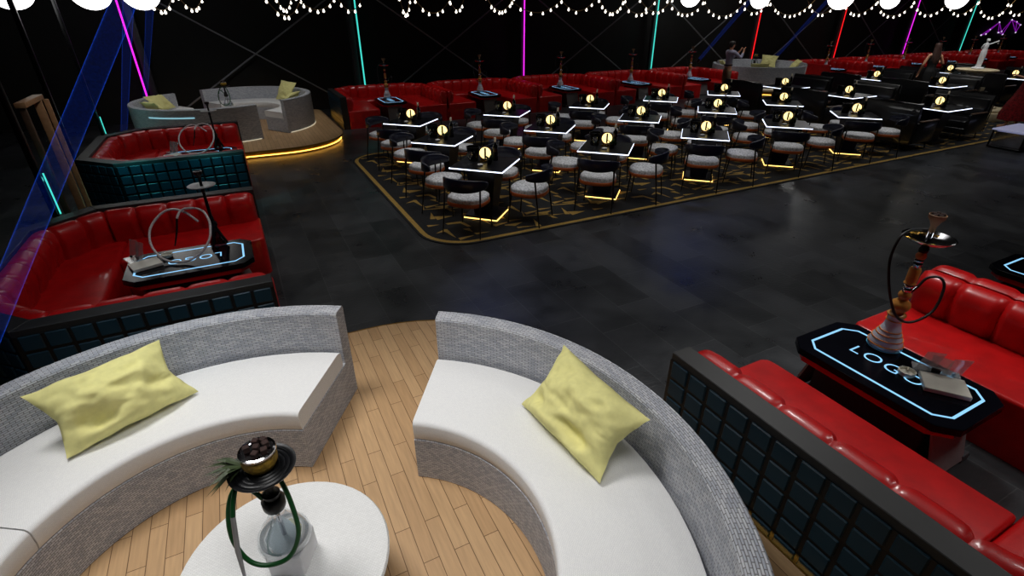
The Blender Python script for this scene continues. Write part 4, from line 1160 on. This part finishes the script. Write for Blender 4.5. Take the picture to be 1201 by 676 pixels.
def smooth_secs(secs, n=5):
    out = []
    P = [Vector(s) if False else s for s in secs]
    for i in range(len(P)-1):
        for k in range(n):
            t = k/n; t2 = t*t*(3-2*t)*.4+t*.6
            out.append(tuple(a+(b-a)*t2 for a, b in zip(P[i], P[i+1])))
    out.append(P[-1]); return out
def hair_cap(t, J, m, back=0., length=0.):
    h = J['head']
    b = MB()
    secs = [(0, -.004, .115, .03, .04), (0, -.006, .105, .055, .07), (0, -.010, .075, .082, .098), (0, -.016, .035, .089, .10), (0, -.030, .0, .086, .090), (0, -.042, -.04, .076, .070), (0, -.05, -.075, .055, .05)]
    if length:
        secs = secs[:5]+[(0, -.045, -.05, .098, .072), (0, -.055, -.14, .118, .07), (0, -.075, -.25, .125, .062), (0, -.09, -.36, .112, .055), (0, -.095, -.44, .08, .04), (0, -.095, -.47, .04, .02)]
    b = loft(smooth_secs([(h[0]+a, h[1]+c, h[2]+z, r1, r2) for a, c, z, r1, r2 in secs], 3), 26, .05 if length else .02, 11)
    return b.build('hair', m, t, 60)
def shoe(t, J, a, toe, m):
    A, T = Vector(J[a][:3]), Vector(J[toe][:3]); d = (T-A); d.z = 0; d.normalize(); L = .27
    b = MB(); sd = Vector((-d.y, d.x, 0)); z0 = min(T.z-.03, A.z-.085)
    secs = [(-.075, .026, .05), (-.06, .036, .075), (0, .04, .085), (.06, .043, .062), (.12, .048, .045), (.165, .044, .036), (.19, .028, .026)]
    rings = []
    for s_, w, h in secs:
        rg = []
        for k in range(12):
            an = 2*PI*k/12; p = A+d*s_+sd*w*math.cos(an); z = z0+h*.5+h*.5*max(-1, 1.25*math.sin(an)) if math.sin(an) > 0 else z0+h*.5+h*.5*max(-1, 1.6*math.sin(an))
            rg.append(b.bm.verts.new((p.x, p.y, min(z, z0+h))))
        rings.append(rg)
    for i in range(len(rings)-1):
        for k in range(12): b.bm.faces.new((rings[i][k], rings[i][(k+1) % 12], rings[i+1][(k+1) % 12], rings[i+1][k]))
    b.bm.faces.new(rings[0][::-1]); b.bm.faces.new(rings[-1])
    return b.build('shoe', m, t, 60)
def phone(t, loc, rot):
    o = MB().box((0, 0, 0), (.075, .009, .15), .003, 2).build('held_phone', M['phone'], None, 40)
    return o

# man with raised phone
def man():
    t = thing('person', 'standing man in pale lilac shirt and khaki trousers, raising his phone', 'person', (14.62, 13.05, 0), R(-27-78))
    P = dict(shl=(-.20, .01, 1.41, .055, .055), ell=(-.20, .24, 1.22, .042, .042), wrl=(-.085, .40, 1.42, .028, .028),
             shr=(.20, .01, 1.41, .055, .055), elr=(.20, .26, 1.23, .042, .042), wrr=(.085, .42, 1.42, .028, .028))
    J, E = body_skeleton(P)
    hand(J, E, 'wrl', (.25, .2, 1), (-.3, -1, 0), 'L', .9); hand(J, E, 'wrr', (-.25, .15, 1), (.3, -1, 0), 'R', .9)
    skin_mesh(J, E, 'body', M['skin'], t, 2)
    face(t, J); hair_cap(t, J, M['hair_short'])
    V = sub_skel(J, ['waist', 'pelvis', 'chest', 'upper', 'shl', 'ell', 'shr', 'elr'], .016, {'cl': (-.11, .365, 1.375, .040, .040), 'cr': (.11, .385, 1.375, .040, .040), 'col': (0, 0, 1.455, .062, .062)})
    V['pelvis'] = (0, 0, .965, .142, .112)
    skin_mesh(V, [('waist', 'pelvis'), ('waist', 'chest'), ('chest', 'upper'), ('upper', 'col'), ('upper', 'shl'), ('shl', 'ell'), ('ell', 'cl'), ('upper', 'shr'), ('shr', 'elr'), ('elr', 'cr')], 'shirt', M['shirt'], t)
    V = sub_skel(J, ['pelvis', 'hl', 'kl', 'hr', 'kr'], .016, {'al': (-.103, -.015, .10, .058, .062), 'ar': (.103, -.015, .10, .058, .062), 'top': (0, 0, 1.02, .137, .108)})
    skin_mesh(V, [('pelvis', 'top'), ('pelvis', 'hl'), ('hl', 'kl'), ('kl', 'al'), ('pelvis', 'hr'), ('hr', 'kr'), ('kr', 'ar')], 'trousers', M['trousers'], t)
    MB().ring([(.148, 1.0), (.156, 1.0), (.156, 1.04), (.148, 1.04)], 0, 2*PI, 30, False).build('belt', M['black_metal'], t, 40).scale = (1, .80, 1)
    shoe(t, J, 'al', 'tl', M['shoe_black']); shoe(t, J, 'ar', 'tr', M['shoe_black'])
    o = phone(None, 0, 0); mw = Matrix.Translation((14.62, 13.05, 0)) @ Matrix.Rotation(R(-105), 4, 'Z')
    o.matrix_world = mw @ Matrix.Translation((0, .44, 1.515)) @ Matrix.Rotation(R(90), 4, 'Y')
    tag(o, 'dark phone held up by the man in the lilac shirt', 'phone')
    return t
man()

# woman in a black dress, seen from behind
def woman_black():
    X, Y, rz = 19.1, 9.30, R(-27-6)
    t = thing('person', 'standing woman in a black dress with long brown hair, holding a phone', 'person', (X, Y, CZ), rz)
    P = dict(shl=(-.165, 0, 1.385, .047, .047), ell=(-.27, -.03, 1.13, .038, .038), wrl=(-.25, .08, .90, .025, .025),
             shr=(.17, 0, 1.385, .047, .047), elr=(.29, -.02, 1.15, .038, .038), wrr=(.31, .20, 1.18, .025, .025))
    J, E = body_skeleton(P, True)
    hand(J, E, 'wrl', (0, .1, -1), (1, 0, 0), 'L', .5, .92); hand(J, E, 'wrr', (0, .6, .8), (0, -1, .5), 'R', .9, .92)
    skin_mesh(J, E, 'body', M['skin'], t, 2)
    face(t, J); hair_cap(t, J, M['hair_dark'], 0, 1)
    secs = [(0, .0, 1.30, .150, .118), (0, 0, 1.24, .152, .122), (0, 0, 1.12, .128, .105), (0, 0, 1.06, .125, .104), (0, -.01, .94, .168, .135), (0, -.01, .84, .178, .140), (0, 0, .55, .17, .15), (0, 0, .30, .20, .18), (0, 0, .09, .235, .21)]
    loft(smooth_secs(secs), 36, .05, 11).build('dress', M['black_cloth'], t, 60)
    for s in (-1, 1): MB().tube(spline([(s*.09, .11, 1.29), (s*.10, .07, 1.40), (s*.10, .0, 1.455), (s*.095, -.07, 1.41), (s*.085, -.115, 1.29)], 5), .007, 6).build('strap', M['black_cloth'], t, 60)
    shoe(t, J, 'al', 'tl', M['shoe_black']); shoe(t, J, 'ar', 'tr', M['shoe_black'])
    o = phone(None, 0, 0)
    o.matrix_world = Matrix.Translation((X, Y, CZ)) @ Matrix.Rotation(rz, 4, 'Z') @ Matrix.Translation((.31, .27, 1.30)) @ Matrix.Rotation(R(-25), 4, 'X')
    tag(o, 'dark phone in the hand of the woman in black', 'phone')
woman_black()

# woman in red stepping in at the right edge
def woman_red():
    t = thing('person', 'woman in a dark red patterned dress striding at the right edge', 'person', (16.95, 6.05, CZ), R(-27+60))
    P = dict(hl=(-.09, .03, .86, .085, .09), kl=(-.09, .10, .48, .055, .058), al=(-.095, .12, .085, .035, .04), tl=(-.10, .28, .03, .034, .024),
             hr=(.09, -.03, .86, .085, .09), kr=(.09, -.02, .48, .055, .058), ar=(.09, -.12, .085, .035, .04), tr=(.10, .03, .03, .034, .024),
             ell=(-.20, .02, 1.13, .038, .038), wrl=(-.10, .24, 1.20, .025, .025), elr=(.20, .02, 1.13, .038, .038), wrr=(.10, .24, 1.20, .025, .025))
    J, E = body_skeleton(P, True)
    hand(J, E, 'wrl', (.4, .8, .3), (0, -.3, 1), 'L', .6, .92); hand(J, E, 'wrr', (-.4, .8, .3), (0, -.3, 1), 'R', .6, .92)
    skin_mesh(J, E, 'body', M['skin'], t, 2)
    face(t, J); hair_cap(t, J, M['hair_dark'], 0, 1)
    secs = [(0, .0, 1.40, .12, .095), (0, 0, 1.30, .155, .122), (0, 0, 1.12, .128, .105), (0, 0, .98, .165, .13), (0, .0, .80, .185, .17), (0, .02, .55, .19, .24), (0, .02, .35, .185, .29), (0, .03, .20, .18, .27)]
    loft(smooth_secs(secs), 36, .06, 9).build('dress', M['red_cloth'], t, 60)
    shoe(t, J, 'al', 'tl', M['shoe_black']); shoe(t, J, 'ar', 'tr', M['shoe_black'])
woman_red()
def guest_navy():
    t = thing('person', 'person in dark navy trousers and brown shoes, cut by the right edge', 'person', (14.32, 4.35, 0), R(-27+75))
    P = {}
    J, E = body_skeleton(P)
    hand(J, E, 'wrl', (0, .2, -1), (1, 0, 0), 'L', .5); hand(J, E, 'wrr', (0, .2, -1), (-1, 0, 0), 'R', .5)
    skin_mesh(J, E, 'body', M['skin'], t, 2)
    face(t, J); hair_cap(t, J, M['hair_short'])
    V = sub_skel(J, ['waist', 'pelvis', 'chest', 'upper', 'shl', 'ell', 'wrl', 'shr', 'elr', 'wrr'], .016, {'col': (0, 0, 1.455, .062, .062)})
    skin_mesh(V, [('waist', 'pelvis'), ('waist', 'chest'), ('chest', 'upper'), ('upper', 'col'), ('upper', 'shl'), ('shl', 'ell'), ('ell', 'wrl'), ('upper', 'shr'), ('shr', 'elr'), ('elr', 'wrr')], 'shirt', M['navy_cloth'], t)
    V = sub_skel(J, ['pelvis', 'hl', 'kl', 'hr', 'kr'], .016, {'al': (-.103, -.015, .13, .055, .06), 'ar': (.103, -.015, .13, .055, .06), 'top': (0, 0, 1.02, .137, .108)})
    skin_mesh(V, [('pelvis', 'top'), ('pelvis', 'hl'), ('hl', 'kl'), ('kl', 'al'), ('pelvis', 'hr'), ('hr', 'kr'), ('kr', 'ar')], 'trousers', M['navy_cloth'], t)
    shoe(t, J, 'al', 'tl', M['shoe_brown']); shoe(t, J, 'ar', 'tr', M['shoe_brown'])
guest_navy()

# white statue
def statue():
    t = thing('statue', 'white classical statue of a draped woman with one arm stretched out', 'statue', (19.5, 8.28, 1.0925), R(-27))
    S = .44
    P = dict(shl=(-.165, 0, 1.385, .047, .047), ell=(-.22, .06, 1.16, .038, .038), wrl=(-.10, .13, 1.08, .026, .026),
             shr=(.165, 0, 1.39, .047, .047), elr=(.40, -.01, 1.46, .038, .038), wrr=(.63, .0, 1.55, .026, .026))
    J, E = body_skeleton(P, True)
    hand(J, E, 'wrl', (1, .2, 0), (0, -1, 0), 'L', .6, .95); hand(J, E, 'wrr', (1, 0, .3), (0, -1, 0), 'R', 1.2, .95)
    k = lambda o: setattr(o, 'scale', (S, S, S))
    k(skin_mesh(J, E, 'figure', M['plaster'], t, 2))
    secs = [(0, .0, 1.40, .115, .10), (0, 0, 1.28, .155, .125), (0, 0, 1.10, .125, .11), (0, 0, .95, .175, .14), (.0, 0, .7, .17, .155), (.02, .02, .42, .15, .15), (.0, 0, .2, .13, .13), (-.02, 0, .03, .15, .15)]
    k(loft(smooth_secs(secs), 40, .10, 10).build('drapery', M['plaster'], t, 60))
    h = J['head']; k(loft(smooth_secs([(h[0], h[1]-.01, h[2]+.115, .03, .04), (h[0], h[1]-.012, h[2]+.08, .09, .10), (h[0], h[1]-.02, h[2]+.03, .096, .108), (h[0], h[1]-.06, h[2]-.02, .09, .09), (h[0], h[1]-.08, h[2]-.06, .05, .05)], 3), 24, .08, 12).build('hair', M['plaster'], t, 60))
    k(MB().tube([(.70, .0, 1.60), (.70, 0, 1.44)], .008, 6).build('balance_cord', M['plaster'], t, 50))
    k(MB().lathe([(0, 0), (.05, .01), (.07, .04), (.06, .04), (0, .018)], 16, (.70, 0, 1.40)).build('balance_pan', M['plaster'], t, 50))
    b = MB(); b.lathe([(0, 0), (.14, 0), (.16, .02), (.13, .045), (.07, .05), (0, .05)], 24); b.build('base', M['plaster'], t, 50)
    for o in t.children:
        if o.name.split('.')[0] != 'base': o.location = (0, 0, .04)
statue()

t = thing('stone_plinth', 'low cream stone plinth with a carved ring on top, behind the sofas', 'plinth', (18.0, 7.15, CZ), .2)
MB().prism(octa(.55, .55, .2), 0, .2, .02, 2).build('block', M['stone'], t, 40)
MB().prism(octa(.45, .45, .16), .2, .26, .02, 2).build('cap', M['stone'], t, 40)
MB().tube([(.26*math.cos(2*PI*k/28), .22*math.sin(2*PI*k/28), .272) for k in range(28)], .04, 8, True).build('carved_ring', M['stone'], t, 60)

t = thing('low_table', 'low table with pale lilac gloss top at the right edge', 'table', (14.75, 5.02, 0), 0)
MB().box((0, 0, .385), (1.15, .62, .03), .004, 1).build('tabletop', M['lilac_glass'], t, 0)
b = MB()
MB().box((0, 0, .03), (1.1, .58, .03), .004, 1).build('base_plate', M['black_metal'], t, 0)
for sx in (-1, 1):
    for sy in (-1, 1): MB().box((sx*.54, sy*.28, .2), (.03, .03, .35), .003, 1).build('leg', M['black_metal'], t, 0)
MB().box((0, 0, .2), (1.0, .5, .30), .01, 1).build('gloss_body', M['chrome'], t, 0)

# ------------------------------------------------------------------ overhead: globes, festoons, light beams, net light
def globe_lamp():
    t = thing('globe_lamp', 'x', 'lamp', group='white hanging globe lamps')
    n = 16
    MB().lathe([(0, -.34)]+[(.34*math.sin(PI*k/n), -.34*math.cos(PI*k/n)) for k in range(1, n)]+[(0, .34)], 32).build('globe', M['globe'], t, 80)
    MB().lathe([(0, .33), (.05, .33), (.05, .38), (.02, .41), (0, .41)], 12).build('holder', M['black_metal'], t, 50)
    MB().tube([(0, 0, .4), (0, 0, HC-2.95)], .006, 6).build('cable', M['black_metal'], t, 50)
    return t
mk_gl = Maker(globe_lamp)
# (x, y of the hall, height of the globe's centre)
for k, (x, y, z) in enumerate(((-2.85, 11.97, 2.94), (-1.93, 12.85, 2.94), (-1.19, 13.05, 2.94), (14.9, 15.5, 3.03), (17.7, 14.9, 2.98), (15.7, 10.5, 2.95), (24.2, 14.1, 2.98), (23.1, 11.2, 2.97))):
    mk_gl((x, y, z), 0, 'glowing white globe lamp, %s from the left along the top' % ORD[k])

def festoon(a, b, sag, n, label):
    a, b = Vector(a), Vector(b)
    mid = (a+b)/2
    t = thing('festoon_light', label, 'string lights', mid, 0, 'festoon strings under the ceiling')
    pts = []
    for k in range(25):
        s = k/24; p = a.lerp(b, s); p.z -= sag*4*s*(1-s); pts.append(p-mid)
    MB().tube(pts, .008, 5).build('cable', M['cable_gold'], t, 60)
    n = max(4, int(n*.68))
    for k in range(n):
        s = (k+.5+rnd.uniform(-.25, .25))/n; p = a.lerp(b, s); p.z -= sag*4*s*(1-s)
        o = BULB.copy(); COL.objects.link(o); o.parent = t; o.location = p-mid
    return t
BULB = MB().lathe([(0, 0), (.009, -.002), (.009, -.02), (.018, -.03), (.022, -.046), (.016, -.062), (0, -.07)], 10).build('bulb', M['bulb'], None, 60)
rnd = random.Random(11)
FN = 0
for (xa, ya, xb, yb, sg, n) in ((-1.00, 11.11, -0.59, 11.78, 0.22, 9), (-0.57, 12.14, -0.15, 12.90, 0.22, 9), (0.78, 10.83, 1.47, 11.40, 0.28, 10), (0.99, 11.35, 1.38, 12.13, 0.22, 9), (1.30, 11.19, 2.15, 11.73, 0.22, 11), (2.09, 11.41, 2.73, 12.11, 0.20, 6), (2.82, 9.79, 3.25, 10.49, 0.30, 9), (3.37, 10.76, 4.36, 11.28, 0.26, 10), (3.97, 10.45, 4.60, 11.16, 0.20, 4), (4.58, 10.14, 5.52, 10.69, 0.26, 12), (5.48, 10.93, 7.03, 11.27, 0.24, 10), (6.41, 10.45, 7.71, 10.92, 0.24, 8), (6.80, 9.63, 7.94, 10.13, 0.28, 13), (7.57, 9.86, 8.91, 10.31, 0.26, 10), (8.24, 10.14, 9.68, 10.60, 0.27, 9), (9.16, 10.30, 10.84, 10.68, 0.30, 12), (9.88, 9.93, 11.70, 10.24, 0.32, 13), (11.08, 9.94, 12.76, 10.38, 0.30, 10), (11.70, 9.63, 13.75, 9.87, 0.31, 14), (13.02, 9.58, 14.89, 9.97, 0.30, 10), (13.24, 8.84, 15.23, 9.12, 0.33, 13), (14.52, 8.82, 16.71, 9.04, 0.32, 13), (15.34, 8.40, 17.54, 8.62, 0.33, 13), (16.71, 8.32, 18.93, 8.58, 0.33, 11), (16.77, 7.67, 19.04, 7.85, 0.34, 12), (17.40, 7.35, 19.55, 7.59, 0.33, 9)):
    zt = 2.86+.03*math.sin(FN*2.3)
    festoon((xa, ya, zt), (xb, yb, zt), sg+.04, n, 'drooping festoon string with white bulbs, %s from the left' % ORD[FN]); FN += 1
bpy.data.objects.remove(BULB)

def light_beam(p0, p1, r0, r1, label):
    p0, p1 = Vector(p0), Vector(p1); t = thing('light_shaft', label, 'light beam', p0, 0, 'blue light beams')
    MB().tube([Vector((0, 0, 0)), (p1-p0)*.33, (p1-p0)*.66, p1-p0], [r0, r0+(r1-r0)*.33, r0+(r1-r0)*.66, r1], 40, caps=False).build('beam_shaft', M['beam'], t, 80)
    d = (p1-p0).normalized()
    b = MB(); b.lathe([(0, -.10), (.05, -.10), (max(.06, r0*1.1), -.06), (max(.06, r0*1.1), .04), (r0*1.01, .0), (0, .0)], 20)
    bmesh.ops.transform(b.bm, matrix=d.to_track_quat('Z', 'Y').to_matrix().to_4x4(), verts=b.bm.verts)
    return t, b
for pb, pa, rb, ra, lab in (((-1.85, 3.81, .6), (-.35, 5.14, 2.99), .07, .07, 'broad blue light beam slanting across the upper left'), ((-2.54, 15.03, .02), (-1.43, 15.29, 3.44), .055, .11, 'narrow upright blue light beam beside the broad one'),
                            ((-2.02, 15.93, .64), (-1.06, 16.0, 3.51), .04, .09, 'thin blue light beam to the left of the far lounge'), ((15.43, 15.16, 1.0), (15.85, 13.4, 3.25), .045, .06, 'thin blue light beam above the standing man'),
                            ((20.5, 15.95, .8), (21.94, 14.85, 3.39), .045, .06, 'thin blue light beam between the two red lit posts')):
    t, b = light_beam(pb, pa, rb, ra, lab)
    b.build('spot_head', M['black_metal'], t, 50)

# purple line net on the far wall
def net_light():
    o = Vector((40.3, 16.69, 1.72)); t = thing('net_light', 'purple net of glowing lines and dots high at the far right', 'wall light', o, 0)
    rn = random.Random(4); P = []
    for k in range(11): P.append(Vector((-2.0+4.0*k/10+rn.uniform(-.2, .2), -.02, rn.uniform(-.45, .45))))
    b = MB()
    for i in range(len(P)):
        ds = sorted(range(len(P)), key=lambda q: (P[q]-P[i]).length)[1:4]
        for q in ds:
            if q > i or i not in sorted(range(len(P)), key=lambda z: (P[z]-P[q]).length)[1:4]: b.tube([P[i], P[q]], .018, 5)
    b.build('glowing_lines', M['purple_net'], t, 0)
    for p in P: MB().lathe([(0, -.05), (.05, 0), (0, .05)], 8).build('glowing_dot', M['net_dot'], t, 60, p)
net_light()

# ------------------------------------------------------------------ lamps of the hall (unseen ceiling spots and some added ones)
def lamp(kind, loc, energy, color=(1, 1, 1), size=.3, target=None, spot=None, blend=.6):
    l = bpy.data.lights.new('unseen_lamp', kind); l.energy = energy; l.color = color
    if kind == 'AREA': l.size = size; l.shape = 'DISK'
    else: l.shadow_soft_size = size
    if spot: l.spot_size = R(spot); l.spot_blend = blend
    o = bpy.data.objects.new('unseen_lamp', l); COL.objects.link(o); o.location = loc
    if target is not None:
        o.rotation_euler = (Vector(target)-Vector(loc)).to_track_quat('-Z', 'Y').to_euler()
    return o
W1 = (1, .985, .96)
# key over the near lounge
lamp('SPOT', (-.8, 3.2, 4.7), 480, W1, .7, (-.1, 1.75, .4), 58, .6)
lamp('SPOT', (.4, .6, 4.8), 290, W1, .9, (.0, 1.85, .4), 56, .6)
# left tiles, door frame, then nearest right booth
lamp('SPOT', (-1.0, 1.6, 4.5), 150, (.8, .92, 1), .3, (-.85, 3.95, .55), 26, .7)  # added bluish spot, only to lift the nearest left booth's tiles
lamp('SPOT', (-.9, 7.2, 2.9), 26, W1, .15, (-2.1, 8.2, 1.1), 44, .8)  # added spot without a fixture, brightens the door frame
lamp('SPOT', (4.3, 3.0, 4.4), 310, W1, .35, (3.5, .9, .4), 58, .8)
lamp('SPOT', (5.4, .0, 4.4), 150, W1, .35, (4.0, 1.0, .5), 70, .8)
# left booths
lamp('SPOT', (-.1, 4.6, 4.4), 75, W1, .3, (-.9, 5.5, .4), 60, .8)
lamp('SPOT', (-.1, 9.2, 4.4), 75, W1, .3, (-.9, 10.3, .4), 60, .8)
# far lounges
lamp('SPOT', (1.4, 12.8, 4.6), 165, W1, .3, (.2, 14.1, .5), 75, .8)
lamp('SPOT', (17.0, 13.0, 4.4), 110, W1, .3, (18.0, 14.5, .5), 70, .8)
# back wall booths
for x in BACK:
    lamp('SPOT', (x+.3, 13.4, 4.4), 115, W1, .25, (x+.1, 14.5, .4), 62, .8)
# dining area and sofas
for x in (3.2, 6.2, 9.2):
    for y in (6.6, 9.4):
        lamp('SPOT', (x, y, 4.8), 85, W1, .4, (x, y, 0), 100, .9)
for x, y in ((12.6, 6.0), (13.5, 9.6), (17.8, 9.6), (17.5, 5.6), (22, 8.5)):
    lamp('SPOT', (x, y, 4.8), 130, W1, .4, (x+.6, y, 0), 100, .9)
lamp('SPOT', (18.6, 7.4, 4.4), 170, W1, .25, (19.5, 8.28, 1.2), 30, .6)
lamp('SPOT', (14.6, 11.8, 4.4), 90, W1, .25, (14.62, 13.0, 1.2), 40, .6)
lamp('SPOT', (18.2, 8.0, 4.4), 200, W1, .25, (19.0, 9.3, 1.2), 34, .6)  # added to brighten the woman in black
lamp('SPOT', (15.6, 4.8, 4.4), 70, W1, .25, (16.6, 5.9, .4), 34, .6)
# open floor
for x, y in ((1.2, 5.6), (1.2, 8.8), (3.6, 4.2), (6.2, 3.6), (9.5, 4.2), (13, 4.2)):
    lamp('SPOT', (x, y, 4.9), 95, W1, .6, (x, y, 0), 100, .9)
# coloured lamps; the points add glow beside the teal post tubes
lamp('POINT', (-2.3, 12.5, .8), 1.4, (.12, .85, .80), .05)
lamp('POINT', (-2.1, 7.3, .95), .8, (.12, .85, .80), .05)
for x in (-.5, -1.5): lamp('SPOT', (x, 8.4, 1.15), 16, (.1, .85, .85), .08, (x, 8.66, .55), 120, .8)  # added low teal spots, no fixture, tint the second left booth's tiles
lamp('SPOT', (3.6, 8.6, 4.6), 50, (.15, .25, 1), .3, (2.7, 3.9, 0), 30, .9)
lamp('SPOT', (9.2, 8.6, 4.6), 50, (.15, .25, 1), .3, (6.0, 4.9, 0), 30, .9)

w = bpy.data.worlds.new('dark_hall'); sc.world = w; w.use_nodes = True
w.node_tree.nodes['Background'].inputs['Color'].default_value = (.6, .7, .8, 1); w.node_tree.nodes['Background'].inputs['Strength'].default_value = .004
sc.view_settings.view_transform = 'Standard'; sc.view_settings.look = 'None'; sc.view_settings.gamma = 1; sc.view_settings.exposure = 0
sc.view_settings.use_curve_mapping = False
sc.cycles.max_bounces = 6; sc.cycles.transparent_max_bounces = 16; sc.cycles.sample_clamp_indirect = 4
